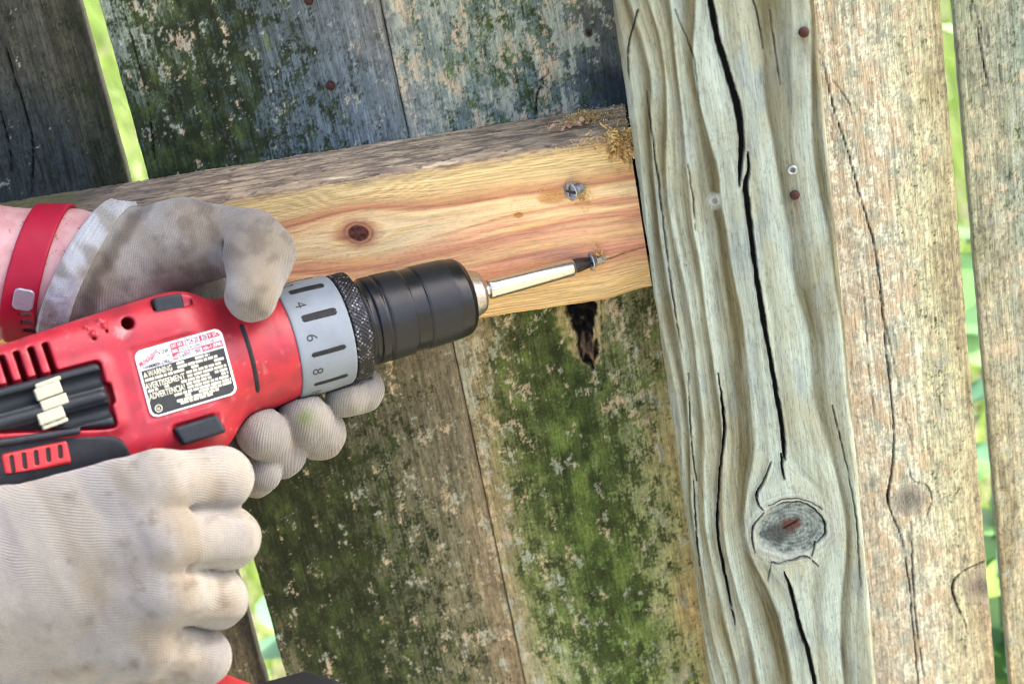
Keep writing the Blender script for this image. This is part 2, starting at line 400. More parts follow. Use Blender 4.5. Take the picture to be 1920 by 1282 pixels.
P2 = picket_colour([Z0, Z1, Z2, Z3, Z4], [0, .17, .36, .62, .84, 1],
    [[(128, 138, 122), (108, 118, 96), (72, 82, 72), (94, 102, 100), (110, 116, 114), (122, 120, 110)],
     [(72, 88, 72), (66, 80, 62), (70, 82, 72), (96, 108, 110), (106, 116, 118), (116, 124, 122)],
     [(78, 74, 60), (74, 72, 56), (80, 76, 60), (100, 98, 80), (112, 106, 88), (118, 112, 94)],
     [(70, 66, 50), (66, 66, 48), (74, 76, 56), (96, 98, 76), (118, 114, 92), (134, 124, 100)],
     [(112, 106, 84), (80, 80, 56), (84, 88, 60), (100, 100, 76), (118, 112, 88), (134, 120, 94)]],
    [[.4, .6, .62, .46, .26, .12], [.66, .66, .6, .48, .32, .16], [.66, .62, .55, .45, .32, .2], [.68, .66, .62, .5, .34, .16], [.4, .64, .62, .5, .4, .26]],
    [[.3, .38, .32, .28, .26, .34], [.24, .3, .3, .26, .26, .28], [.26, .26, .28, .3, .32, .3], [.26, .27, .27, .32, .34, .36], [.4, .28, .26, .32, .34, .38]], 203,
    [[(232, 20, 1), (262, 130, 2), (280, 210, 2), (290, 300, 2)], [(360, 90, .8), (400, 200, .8), (436, 312, .8)], [(318, 170, .8), (328, 230, .8)],
     [(530, 1262, 2), (575, 1268, 3), (600, 1282, 2)]], 1.2, ridge=1.3, mtone=-.2, ftone=.42, lift=1.22)
bark_x, bark_z = xz(1090, 610); b2x, b2z = xz(1112, 680)
def bark_spot(X, Z, c, d):
    # torn bark pocket below the rail
    sx = X + 4.6 * fbm(X / 9, Z / 11, 77, 4, .6); k = np.zeros_like(X)
    x0, z0 = xz(1092, 560); x1, z1 = xz(1112, 690)
    t = np.clip((z0 - Z) / (z0 - z1), -.4, 1); cxn = x0 + (x1 - x0) * t - 1.5
    w = np.interp(t, [-.4, 0, .35, .7, .9, 1], [9, 8, 7, 5, 3.2, .5]); q = np.abs(sx - cxn) / np.maximum(w, .3)
    k = sst(1.05, .8, q) * (Z > z1 - 1) * (Z < z0 + 12); rim = sst(2.1, 1.1, q + .8 * fbm(X / 6, Z / 6, 76, 3)) * (Z > z1 - 8) * (Z < z0 + 30)
    c = mixc(c, S(196, 176, 140), rim * .6 * (1 - k)); c = mixc(c, S(150, 155, 80), sst(.1, .5, fbm(X / 4, Z / 6, 79, 3)) * rim * .5)
    inner = mixc(S(22, 18, 16), S(128, 108, 90), sst(.0, .5, fbm(X / 3.0, Z / 14, 78, 4) + .6 * t - .4))
    c = mixc(c, inner, k); return c, d - 4.5 * k * (.5 + fbm(X / 3, Z / 6, 80, 2)) + .8 * rim
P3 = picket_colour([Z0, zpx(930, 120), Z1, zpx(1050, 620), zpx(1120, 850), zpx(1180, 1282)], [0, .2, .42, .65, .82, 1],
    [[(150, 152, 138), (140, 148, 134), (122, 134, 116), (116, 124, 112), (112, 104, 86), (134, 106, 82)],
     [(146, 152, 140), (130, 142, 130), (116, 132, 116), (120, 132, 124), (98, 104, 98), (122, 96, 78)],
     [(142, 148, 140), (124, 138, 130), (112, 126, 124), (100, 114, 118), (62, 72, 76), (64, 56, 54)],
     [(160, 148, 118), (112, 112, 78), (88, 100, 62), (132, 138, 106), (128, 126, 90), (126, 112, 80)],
     [(152, 140, 106), (118, 126, 82), (100, 120, 66), (152, 158, 114), (178, 166, 120), (184, 144, 98)],  # brown right end, lightened in the colour to offset the post's shade
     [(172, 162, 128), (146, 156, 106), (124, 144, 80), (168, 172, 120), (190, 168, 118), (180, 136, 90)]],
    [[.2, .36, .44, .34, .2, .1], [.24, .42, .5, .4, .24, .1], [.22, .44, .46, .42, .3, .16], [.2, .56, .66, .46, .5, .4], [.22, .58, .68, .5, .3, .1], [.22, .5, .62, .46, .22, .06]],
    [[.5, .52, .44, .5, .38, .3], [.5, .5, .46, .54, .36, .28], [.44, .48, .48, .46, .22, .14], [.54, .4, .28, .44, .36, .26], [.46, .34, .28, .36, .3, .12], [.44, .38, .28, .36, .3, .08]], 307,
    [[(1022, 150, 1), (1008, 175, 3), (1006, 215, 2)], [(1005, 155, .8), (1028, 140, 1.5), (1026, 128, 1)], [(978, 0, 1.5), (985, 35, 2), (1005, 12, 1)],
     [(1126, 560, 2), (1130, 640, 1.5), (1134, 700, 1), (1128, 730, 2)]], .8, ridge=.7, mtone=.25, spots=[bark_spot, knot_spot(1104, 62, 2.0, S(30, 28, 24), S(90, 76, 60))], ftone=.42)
P4 = picket_colour([zpx(1640, 0), zpx(1650, 300), zpx(1700, 620), zpx(1750, 1282)], [0, .3, .5, .68, .86, 1],
    [[(176, 140, 104), (196, 172, 142), (204, 188, 160), (200, 186, 160), (190, 178, 140), (158, 134, 88)],
     [(176, 140, 104), (194, 166, 134), (202, 182, 156), (204, 190, 166), (192, 178, 138), (168, 146, 98)],
     [(172, 134, 96), (188, 152, 116), (198, 176, 150), (204, 190, 168), (190, 176, 134), (176, 152, 104)],
     [(180, 140, 96), (190, 152, 108), (196, 172, 144), (204, 188, 164), (194, 172, 128), (182, 150, 104)]],
    [[.1, .14, .16, .2, .3, .24], [.1, .14, .18, .18, .3, .2], [.06, .1, .16, .14, .34, .2], [.06, .08, .1, .1, .24, .16]],
    [[.3, .44, .52, .52, .46, .24], [.28, .42, .52, .54, .44, .24], [.16, .28, .48, .54, .4, .22], [.12, .22, .44, .5, .36, .18]], 409,
    [[(1540, 100, 1), (1562, 200, 2), (1588, 280, 2), (1610, 360, 2.2), (1636, 450, 3), (1650, 540, 2.6), (1660, 640, 2), (1668, 720, 3), (1676, 800, 3), (1672, 880, 3), (1664, 930, 5), (1670, 960, 3), (1690, 1010, 2), (1704, 1090, 3), (1712, 1180, 2.5), (1722, 1282, 2.5)],
     [(1560, 150, .8), (1590, 190, 1.2), (1598, 215, .8)], [(1612, 500, .8), (1622, 590, 1.3), (1628, 680, 1.2), (1640, 780, 1)],
     [(1640, 520, .8), (1662, 620, 1.2), (1680, 700, 1), (1700, 800, 1), (1712, 840, .7)],
     [(1700, 870, 1), (1712, 900, 1), (1738, 910, 2), (1746, 940, 1.6), (1735, 970, 1)], [(1708, 975, 1), (1710, 1050, 2.5), (1716, 1150, 2.2), (1732, 1270, 1.5)],
     [(1845, 1052, 2), (1805, 1070, 3), (1786, 1095, 5), (1790, 1125, 4), (1808, 1165, 2), (1816, 1195, .8)], [(1812, 1020, .8), (1806, 1060, 1.4)]], .8, ridge=.8, mtone=.3,
    spots=[knot_spot(1706, 936, 9.5, S(138, 136, 124), S(176, 168, 150), seed=11, dark=.35), knot_spot(1842, 1098, 12, S(132, 124, 108), S(184, 172, 146), seed=21, dark=.4)], ftone=.66, sat=.6, mould=.03, lift=1.46, cast=(.95, 1.03, .95))
P5 = picket_colour([zpx(1850, 0), zpx(1860, 300), zpx(1870, 640), zpx(1910, 1282)], [0, .08, .25, .45, .7, 1],
    [[(150, 146, 116), (158, 150, 122), (140, 140, 122), (124, 134, 108), (118, 128, 96), (110, 120, 90)],
     [(150, 140, 108), (166, 152, 122), (148, 148, 126), (128, 142, 96), (120, 134, 90), (110, 120, 90)],
     [(158, 140, 104), (182, 160, 126), (164, 160, 136), (152, 150, 130), (140, 140, 116), (120, 120, 100)],
     [(166, 136, 92), (186, 162, 120), (178, 172, 140), (160, 160, 130), (150, 150, 120), (130, 130, 110)]],
    [[.16, .2, .3, .6, .66, .5], [.14, .2, .36, .6, .6, .5], [.14, .22, .36, .4, .4, .4], [.1, .2, .34, .4, .4, .4]],
    [[.3, .34, .36, .3, .2, .3], [.32, .4, .44, .32, .3, .3], [.34, .44, .46, .44, .4, .4], [.3, .4, .44, .44, .4, .4]], 511,
    [[(1832, 50, 1), (1842, 110, 2.5), (1852, 160, 2)], [(1848, 40, .8), (1850, 90, 1), (1822, 0, 1.5), (1820, 40, 1.2)], [(1872, 120, .8), (1876, 150, .8)]], .8, ridge=.8, mtone=.3, ftone=.5, sat=.7, mould=.05, lift=1.3, cast=(.92, 1.04, .98))

pk1 = board('picket', [(-365, 0), (-32, 1282)], [(146, 0), (499, 1282)], 0.0, 9, (945, 1400), .8, P1, fence, M_PICKET, xr=(.42, 1), seed=11)
pk2 = board('picket', [(185, 0), (540, 1282)], [(711.2, 0), (984.2, 1282)], 0.0, 9, (920, 1395), .72, P2, fence, M_PICKET, seed=22, wob=(.55, .12))
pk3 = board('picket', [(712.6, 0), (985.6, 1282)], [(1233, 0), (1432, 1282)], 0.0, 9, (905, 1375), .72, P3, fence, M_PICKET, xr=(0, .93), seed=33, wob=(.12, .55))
pk4 = board('picket', [(1237, 0), (1436, 1282)], [(1762, 0), (1868, 1282)], 0.0, 9, (870, 1340), .72, P4, fence, M_PICKET, xr=(.38, 1), seed=44)
pk5 = board('picket', [(1787, 0), (1895, 1282)], [(2300, 0), (2330, 1282)], -.001, 10, (868, 1330), .72, P5, fence, M_PICKET, xr=(0, .32), seed=55, edge=.8)

# ---- the post: grain flows round the big knot
PY = -.075
kx, kz = xz(1482, 985, PY)
def post_colour(X, Z, s):
    x, z = X - kx, Z - kz
    xw = X + 3.6 * fbm(X / 70, Z / 120, 611, 2) + 1.2 * fbm(X / 18, Z / 50, 612, 2)
    r2 = (x * 1.0) ** 2 + (z * .62) ** 2 + 30
    psi = (xw - kx) - (xw - kx) * np.minimum(330 / r2, .93) * 1.0
    for px, py, A, wx, wz in ((1285, 140, 12.0, 17, 30), (1450, 20, -13, 22, 46), (1340, 378, 2.2, 5, 12), (1330, 620, 3, 14, 80), (1520, 700, -3, 16, 90)):
        bx, bz = xz(px, py, PY); q = ((X - bx) / wx) ** 2 + ((Z - bz) / wz) ** 2
        psi = psi + A * np.exp(-q) * np.tanh((X - bx) / wx * 1.4 + .35)
    # annual bands where the photograph shows them, measured on the clear stretch above the knot
    late = np.zeros_like(psi); pw = psi + 1.3 * fbm(psi / 12, Z / 160, 615, 3) + .35 * fbm(psi / 2, Z / 40, 616, 2)
    for bpx, soft, sharp, st in ((1244, 2.2, .8, .55), (1264, 3.5, .9, .9), (1291, 4.5, 1.0, .85), (1312, 2.5, .8, .5), (1333, 5.0, 1.1, .8), (1362, 3, 1, .45), (1396, 8.0, 1.3, 1.0), (1420, 3, 1.2, .3),
                                 (1455, -4, -1.5, .3), (1506, -7.0, -1.5, .75), (1540, -4, -1.2, .4), (1574, -7.0, -1.6, .85), (1588, -2.5, -.8, .5)):
        bx, bz = xz(bpx, 640, PY); bx, bz = bx - kx, bz - kz; b0 = bx * (1 - 330 / (bx * bx + (bz * .62) ** 2 + 30))
        q = (pw - b0) * (1 if soft > 0 else -1); sf, sh = abs(soft), abs(sharp)
        late = np.maximum(late, st * np.where(q < 0, np.clip(1.2 + q / (sf * 1.35), 0, 1), np.clip(1 - q / sh, 0, 1)))
    late = np.clip(late * (1.0 + .4 * fbm(psi / 6, Z / 60, 617, 2)), 0, 1)
    fine = fbm(psi / .8, Z / 70, 620, 3); fine2 = fbm(psi / 2.6, Z / 160, 625, 3)
    broad = fbm(X / 22, Z / 60, 628, 3)
    pale = mixc(S(208, 219, 203), S(198, 201, 176), sst(-.3, .5, broad))
    pale = mixc(pale, S(184, 196, 190), sst(.1, .6, fbm(X / 16, Z / 40, 631, 3)) * .7)
    c = pale * (1 + .08 * fine + .1 * fine2)[:, None]
    c = mixc(c, mixc(S(98, 90, 58), S(122, 116, 82), sst(-.3, .3, fine2)), late * .95)
    c = mixc(c, S(150, 138, 106), sst(.16, .5, fine + .3 * broad) * .2)
    dk = fbm(psi / .55, Z / 12, 640, 2); c = mixc(c, c * .5, sst(.42, .62, dk) * .5)
    disp = -.1 * late + .15 * fine + .1 * fine2 + .25 * broad
    # small pin knots
    for px, py, r in ((1340, 377, 3.8), (1287, 497, 1.5)):
        bx, bz = xz(px, py, PY); q = np.hypot(X - bx, (Z - bz) / 1.15); q = q * (1 + .18 * fbm(X / 3, Z / 3, 645, 3)); k = sst(r * 1.25, r * .7, q)
        c = mixc(c, mixc(S(186, 194, 184), S(110, 102, 80), sst(.2, .02, np.abs((q / r * 1.9) % 1 - .5)) * .45 + .5 * sst(r * .35, r * .15, q)), k * .85); disp = disp + .3 * k * np.cos(q / r * 2.6)
    # the big knot
    kq = np.hypot(x * (1 + .04 * np.sin(3 * np.arctan2(z, x))), (z + 1.5) * 1.12) * (1 + .05 * fbm(X / 6, Z / 6, 650))
    halo = sst(31, 17, kq); rr = .5 + .5 * np.sin(kq * 1.9 + 1.6 * fbm(X / 9, Z / 9, 651))
    c = mixc(c, mixc(S(202, 208, 198), S(172, 176, 158), rr * .8) * (1 + .14 * fbm(x / 2, z / 2, 652))[:, None], halo * .75)
    ang = np.arctan2(z, x)
    core = sst(17.6, 14.6, kq + 1.1 * fbm(X / 3, Z / 3, 663, 3))
    cc = mixc(S(156, 166, 158), S(116, 124, 120), sst(-.2, .5, fbm(x / 5, z / 5, 655, 3) + .02 * (kq - 8)))
    cc = mixc(cc, S(176, 186, 178), sst(.1, .5, fbm(x / 7 + 3, z / 4, 657, 3)) * .7)
    cc = cc * (1 + .16 * np.sin(kq * 2.7 + 2.2 * fbm(x / 6, z / 6, 660, 2)) + .16 * fbm(x / .9, z / .9, 658))[:, None]
    rad = np.abs(pnoise(ang * 2.1, kq * .06, 662)); cc = mixc(cc, cc * .4, sst(.07, .01, rad) * sst(2, 6, kq) * .55)
    cc = mixc(cc, S(70, 70, 66), sst(8, 3, np.hypot((x + 6) / 1.3, z + 3.2)) * .75)
    rust = np.hypot((x - .6) / 1.25, z - .2) + 1.5 * fbm(X / 3, Z / 3, 659, 3)
    cc = mixc(cc, S(118, 76, 60) * (1 + .4 * fbm(X / 1.2, Z / 1.2, 665, 2))[:, None], sst(5.0, 2.4, rust) * .9); cc = mixc(cc, S(50, 36, 30), sst(1.1, .4, np.abs(z - .2 - .45 * x)) * sst(5, 3, np.abs(x)))
    c = mixc(c, cc, core); disp = disp * (1 - .7 * halo) + .8 * halo * sst(16, 22, kq) - .9 * core
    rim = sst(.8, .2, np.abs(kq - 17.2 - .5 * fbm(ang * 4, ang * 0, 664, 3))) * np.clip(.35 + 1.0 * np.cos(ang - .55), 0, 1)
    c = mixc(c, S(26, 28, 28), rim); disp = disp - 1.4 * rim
    rim2 = sst(.6, .2, np.abs(kq - 19.6 - .8 * fbm(ang * 3, ang * 0, 661))) * (np.abs(ang - 1.3) < .9); c = mixc(c, S(46, 48, 46), rim2 * .8); disp = disp - .6 * rim2
    # checks and splits
    cr = [[(1328, -30, 9), (1342, 60, 10), (1362, 130, 11), (1382, 200, 12), (1390, 260, 10), (1388, 310, 7), (1386, 350, 2)],
          [(1402, 285, 2), (1404, 320, 6), (1398, 350, 9), (1406, 420, 9), (1416, 500, 8), (1428, 580, 9), (1440, 650, 7), (1456, 740, 8), (1466, 800, 8), (1471, 860, 5)],
          [(1464, 850, 3), (1467, 880, 4), (1470, 898, 2)], [(1446, 866, .6), (1432, 900, 3.5), (1419, 925, 4.5), (1422, 945, 2.5), (1432, 956, 1.5)],
          [(1470, 1072, 2), (1484, 1110, 6), (1498, 1170, 8), (1516, 1225, 8), (1532, 1300, 7)],
          [(1346, 700, 1), (1356, 770, 4), (1358, 820, 4), (1350, 880, 3), (1345, 990, 4), (1356, 1060, 5), (1368, 1120, 4), (1378, 1170, 1)],
          [(1432, 960, 1.5), (1412, 985, 2.5), (1411, 1015, 2), (1416, 1035, .6)], [(1446, 1052, 2), (1458, 1054, 3), (1472, 1050, 3), (1490, 1046, 2.5), (1504, 1040, 3), (1520, 1046, 2), (1534, 1062, .8)],
          [(1446, 1052, 2.5), (1440, 1088, .6)], [(1528, 1015, 2), (1522, 1040, 2)],
          [(1212, 170, .6), (1222, 250, 1.2), (1232, 320, 1.4), (1246, 440, 1), (1262, 560, 1.4), (1278, 660, .6)], [(1196, 20, 1.2), (1178, 90, 1.4), (1180, 150, .8)],
          [(1290, 310, .7), (1300, 380, 1), (1304, 430, .5)], [(1266, 20, .5), (1300, 110, .8), (1310, 190, .5)], [(1412, 0, 1), (1422, 40, 1.2), (1430, 90, .8)],
          [(1442, 20, .6), (1456, 110, .9), (1462, 160, .5)], [(1300, 900, 1), (1306, 1000, 2), (1312, 1060, 1)], [(1590, 890, .7), (1604, 960, 1.1), (1610, 1040, 1), (1614, 1100, .5)],
          [(1560, 760, .8), (1575, 820, 1.2), (1592, 890, 1)], [(1290, 700, .8), (1296, 820, 1.5), (1306, 900, 1)]]
    ck, lp = crack_field(X, Z, cr, PY, 670); c = mixc(c, S(150, 152, 140), lp * .35); c = mixc(c, S(14, 14, 13), ck); disp = disp - 5.0 * ck + .7 * lp * (1 + .6 * fbm(X / 3, Z / 12, 672))
    for px, py in ((1490, 372), (1507, 68)):      # rust runs below the nails
        bx, bz = xz(px, py, PY); m = sst(3, .5, np.abs(X - bx - .08 * (bz - Z))) * (Z < bz) * np.exp(-(bz - Z) / 14)
        c = mixc(c, S(128, 104, 78), np.clip(m, 0, 1) * .6)
    return np.clip(c, .004, .9), disp
post = board('post', [(1148, 0), (1332, 1282)], [(1527, 0), (1645, 1282)], PY, 89, (940, 1385), .42, post_colour, fence, M_POST, edge=3.0, seed=66, zfull=(20, 2060))

# ---- the rail
RX0, RX1 = -620.0, xz(1204, 400, -.038)[0] - .8
RZT, RZB = 1272.5, 1184.6
rkx, rkz = xz(672, 437, -.038)
def build_rail():
    x = np.concatenate([np.arange(RX0, -245, 8.), np.arange(-245, RX1, .62), [RX1]])
    # section runs from the back of the top face, over the eased front edge, down the front face
    yt = np.linspace(0, -34.5, 42); zt = np.full(42, RZT)
    a = np.linspace(.12, 1.45, 8) * 1.0; R = 3.5
    ye = -34.5 - R * np.sin(a); ze = RZT - R + R * np.cos(a)
    zf = np.linspace(RZT - R, RZB + 1.5, 150); yf = np.full(150, -38.0)
    tail_y = np.array([-37.0, -35.0, -18, 0]); tail_z = np.array([RZB + .3, RZB, RZB, RZB])
    sy, sz = np.concatenate([yt, ye, yf, tail_y]), np.concatenate([zt, ze, zf, tail_z]); n = len(sy)
    X, Yg = np.meshgrid(x, sy, indexing='ij'); Zg = np.broadcast_to(sz, X.shape).copy()
    arc = np.concatenate([[0], np.cumsum(np.hypot(np.diff(sy), np.diff(sz)))]); A = np.broadcast_to(arc - arc[49], X.shape)   # 0 at the top edge of the front face
    top = A < 0
    f = A.copy(); kd2 = ((X - rkx)) ** 2 * .35 + (Zg - rkz) ** 2 + 14
    w = f - (rkz - Zg) * -np.minimum(95 / kd2, .9) * 0.0
    # grain wanders along the rail and bulges over the knot
    dx = X - rkx
    w = f + 2.2 * fbm(X / 130, A / 60, 700, 2) + .5 * fbm(X / 40, A / 20, 701, 2) - 7.5 * np.exp(-(dx / 26) ** 2) * np.tanh((rkz - Zg) / 5) * np.exp(-((Zg - rkz) / 22) ** 2)
    w = w + 5.0 * sst(20, 110, X - rkx) * sst(12, 34, f) * sst(74, 50, f)
    fl = fbm(X / 60, w / .9, 705, 2); fl2 = fbm(X / 90, w / 3.2, 708, 3)
    stops = [0, 4, 9, 15, 19, 21, 24, 30, 36, 41, 46, 50, 55, 60, 64, 68, 74, 90]
    cols = [(206, 178, 126), (222, 196, 140), (226, 200, 144), (222, 190, 136), (206, 156, 112), (188, 132, 100), (232, 196, 144), (240, 212, 162), (238, 202, 152), (226, 172, 130),
            (208, 148, 116), (222, 174, 134), (226, 184, 134), (212, 156, 124), (208, 150, 120), (220, 180, 130), (222, 192, 138), (214, 182, 126)]
    cl = np.array([S(*c) for c in cols]); ww = w + 2.4 * fbm(X / 70, w / 6, 711, 3)
    c = np.stack([np.interp(ww, stops, cl[:, k]) for k in range(3)], -1)
    # latewood lines: fine in the upper and lower thirds, broad in the middle
    lines = np.abs(((w / 1.55 + .6 * fbm(X / 200, w / 9, 713, 2)) % 1) - .5) * 2
    zone = np.clip(sst(20, 12, w) + sst(58, 68, w), 0, 1)
    c = mixc(c, c * np.array([.62, .52, .42]), sst(.5, .95, lines) * zone * (.75 + .4 * fl2))
    red = sst(.12, .55, fbm(X / 110, w / 4.2, 715, 3)) * sst(16, 24, w) * sst(72, 60, w)
    c = mixc(c, S(198, 124, 96), red * .6); c = mixc(c, S(246, 216, 160), sst(.1, .5, fbm(X / 80, w / 5.5, 718, 3)) * sst(20, 26, w) * sst(60, 44, w) * .6)
    c = c * (1 + .12 * fl + .12 * fl2)[..., None]
    grs = sst(.36, .6, fbm(X / 16, w / .7, 721, 2)); c = mixc(c, c * .72, grs * .4)
    yel = sst(.3, .55, fbm(X / 45, w / 2.0, 723, 2)); c = mixc(c, S(226, 176, 84), yel * .35 * sst(10, 30, f))
    # the dark knot
    q = np.hypot(dx * .95 + .12 * (Zg - rkz), (Zg - rkz) * 1.12) * (1 + .08 * fbm(X / 4, Zg / 4, 725))
    c = mixc(c, S(176, 110, 84), sst(13, 5.2, q) * .75); c = mixc(c, S(146, 92, 72), sst(1.0, .2, np.abs(q - 6.6)) * .6)
    tail = sst(4.2, 1, np.abs(Zg - rkz + 1.5 + .16 * dx)) * sst(-24, -4, dx) * (dx < 0); c = mixc(c, S(168, 108, 86), tail * .7)
    c = mixc(c, mixc(S(104, 62, 50), S(72, 42, 36), sst(-.2, .4, fbm(X / 1.6, Zg / 2.4, 727, 3))), sst(5.3, 4.5, q))
    # small resin pit, screw scars
    px_, pz_ = xz(972, 404, -.038); pit = np.hypot((X - px_) / 1.5, Zg - pz_); c = mixc(c, S(170, 118, 60), sst(1.9, 1.2, pit) * .8)
    sx, sz_ = xz(1052, 368, -.038); torn = np.hypot((X - sx + 4) / 2.2, Zg - sz_) + .8 * fbm(X / 2, Zg / 2, 729); tk = sst(4.5, 2.5, torn)
    c = mixc(c, S(196, 142, 88) * (1 + .3 * fbm(X / .9, Zg / .9, 730, 2))[..., None], tk * .8)
    # grey weathered top and its rough upper edge
    edge = sst(5.0, -1.0, A + 3.2 * fbm(X / 16, A / 5, 733, 4) + 1.4 * fbm(X / 3, A / 1.2, 734, 3) + .8)
    wcol = mixc(S(176, 154, 124), S(128, 112, 96), sst(-.3, .4, fbm(X / 18, A / 3, 735, 4)))
    wcol = mixc(wcol, S(206, 184, 146), sst(.0, .4, fbm(X / 26, A / 2.6, 738, 4)) * .8)
    lft = sst(-110, -190, X + 18 * fbm(X / 30, A / 10, 740)); wcol = mixc(wcol, S(70, 68, 66), lft * .75)
    wcol = mixc(wcol, S(98, 98, 62), sst(-190, -215, X) * .7)
    wcol = wcol * (1 + .4 * fbm(X / 20, A / .8, 742, 3))[..., None]
    rot = sst(.25, .55, fbm(X / 7, A / 1.6, 745, 3)); wcol = mixc(wcol, S(74, 60, 48), rot * .6)
    c = mixc(c, wcol, edge)
    disp = .12 * fl + .2 * fl2 * zone + .25 * (sst(.5, .95, lines) - .4) * zone - .9 * edge * np.abs(fbm(X / 6, A / 2.2, 747, 4)) - .35 * tk - .8 * sst(1.8, 1, pit) - .5 * edge * rot
    Y2, Z2 = Yg.copy(), Zg.copy()
    front = (A >= 0) & (np.arange(n)[None] < n - 3)
    Y2 = np.where(front, Yg - disp, Y2); Z2 = np.where(top, Zg + disp, Z2)
    chip = np.clip(fbm(X / 11, X * 0 + 2.2, 749, 4), -1, .2) * sst(8, 0, np.abs(A)) * 1.1; Z2 = Z2 + chip
    # the lower edge rises towards the post
    lift = 3.4 * sst(52, 76, X) + .5 * fbm(X / 14, X * 0, 751, 3); Z2 = Z2 + lift * sst(40, 88, A)
    # thin split beside the driven screw
    s0, s1 = xz(1122, 491, -.038), xz(1200, 470, -.038); d = np.abs(Zg - np.interp(X, [s0[0], s1[0]], [s0[1], s1[1]]) - .5 * fbm(X / 5, X * 0, 753)); sp = sst(.75, .2, d) * (X > s0[0]) * (np.abs(Yg + 38) < 1.5)
    c = mixc(c, S(40, 32, 24), sp * np.interp(X, [s0[0], s1[0]], [1, .45]))
    P = np.stack([X, Y2, Z2], -1).reshape(-1, 3) / 1000
    F = grid_faces(len(x), n)[:, ::-1]
    me = raw_mesh('rail', P, F, np.clip(c, .004, .9).reshape(-1, 3))
    o = link('rail', me, M_RAIL, fence)
    o['label'] = 'freshly cut tan and pink rail with a dark knot'
    return o
rail = build_rail()

# ---- nails and screws
def dome_nail(parent, px, py, y, r=2.5, mat=M_RUST):
    p = onY(px, py, y); n = 24
    prof = [(0.0, 1.9), (.5, 1.88), (.82, 1.5), (.97, .95), (1.0, .3), (.92, -.2), (.4, -.3), (.4, -6)]
    prof = [(a * r, h * r * .55) for a, h in prof]
    ang = np.linspace(0, 2 * np.pi, n, endpoint=False)
    V = np.array([[(a * math.cos(t) * (1 + .03 * math.sin(3 * t + px))), -h, a * math.sin(t)] for a, h in prof for t in ang]) / 1000
    me = raw_mesh('nail', V, grid_faces(len(prof), n)[:, ::-1]); o = link('nail', me, mat, parent); o.location = p; return o
dome_nail(pk2, 620, 160, 0, 2.45); dome_nail(pk2, 579, 1, 0, 2.3)
dome_nail(post, 1507, 60, PY, 2.5); dome_nail(post, 1490, 365, PY, 2.35)

def disc_screw(name, parent, p, axis, r, length, recess=True, mat=M_ZINC, hole=False):
    """A flat-head screw: cone-backed head with a cross recess, shank with a thread."""
    prof = [(0, 0), (.35, 0), (.6, .02), (.88, .05), (.97, .12), (1, .22), (.96, .34), (.55, .8), (.42, 1.0)] if not hole else [(0, 1.2), (.42, 1.1), (.5, .25), (.62, .02), (.85, 0), (1, .18), (1, .55), (.8, .75), (.42, .8)]
    prof = [(a * r, h * r * .75) for a, h in prof]; z0 = prof[-1][1]
    for k in range(int(length / .9)): prof += [(r * .42, z0 + k * .9 + .3), (r * .56, z0 + k * .9 + .6), (r * .42, z0 + k * .9 + .9)]
    n = 40; ang = np.linspace(0, 2 * np.pi, n, endpoint=False)
    V = np.array([[a * math.cos(t), a * math.sin(t), -h] for a, h in prof for t in ang])
    if recess:
        m = (np.hypot(V[:, 0], V[:, 1]) < .7 * r) & (V[:, 2] > -.1 * r)
        arm = (np.minimum(np.abs(V[:, 0]), np.abs(V[:, 1])) < .14 * r); V[m & arm, 2] -= .5 * r
    F = grid_faces(len(prof), n); nb = len(F)
    if recess:                                    # dark slots of the cross drive, second material
        for k, (sx, sy) in enumerate(((.56, .13), (.13, .56))):
            b = len(V); V = np.concatenate([V, [(-sx * r, -sy * r, .05 + .02 * k), (sx * r, -sy * r, .05 + .02 * k), (sx * r, sy * r, .05 + .02 * k), (-sx * r, sy * r, .05 + .02 * k)]])
            F = np.concatenate([F, [[b, b + 1, b + 2, b + 3]]])
    me = raw_mesh(name, V / 1000, F); o = link(name, me, mat, parent)
    if recess:
        me.materials.append(M_RECESS); mi = np.zeros(len(F), np.int32); mi[nb:] = 1; me.polygons.foreach_set('material_index', mi)
    q = Vector(axis).to_track_quat('Z', 'Y'); o.matrix_local = Matrix.Translation(Vector(p)) @ q.to_matrix().to_4x4()
    return o

# ------------------------------------------------------------------ the drill
TILT, TH = math.radians(20), math.radians(-15.5)
_a = np.array([math.cos(TILT) * math.cos(TH), math.cos(TILT) * math.sin(TH), math.sin(TILT)])
_c = -nrm(tocam(TIP) - _a * .15); _c = nrm(_c - _a * (_c @ _a)); _b = np.cross(_a, _c); _b = -_b if _b[1] > 0 else _b
DA, DB, DC = RC @ _a, RC @ _b, RC @ _c           # drill axes: forward, up, towards the viewer's side
if np.linalg.det(np.array([DA, DB, DC])) < 0: print('drill frame is left-handed')
DM = Matrix(((DA[0], DB[0], DC[0], TIP[0]), (DA[1], DB[1], DC[1], TIP[1]), (DA[2], DB[2], DC[2], TIP[2]), (0, 0, 0, 1)))
DRM = np.array([DA, DB, DC])
def toD(p): return DRM @ (np.asarray(p) / 1000 - TIP) * 1000       # world mm -> drill mm
def fromD(p): return (TIP + DRM.T @ (np.asarray(p) / 1000)) * 1000
def DL(px, py, z):                               # picture point on the drill's plane local z (mm)
    r = ray(px, py); t = (TIP + DC * z / 1000 - CAM) @ DC / (r @ DC); q = CAM + r * t - TIP
    return np.array([q @ DA, q @ DB, z / 1000]) * 1000
def Dray(px, py): return DRM @ (CAM - TIP) * 1000, DRM @ ray(px, py)

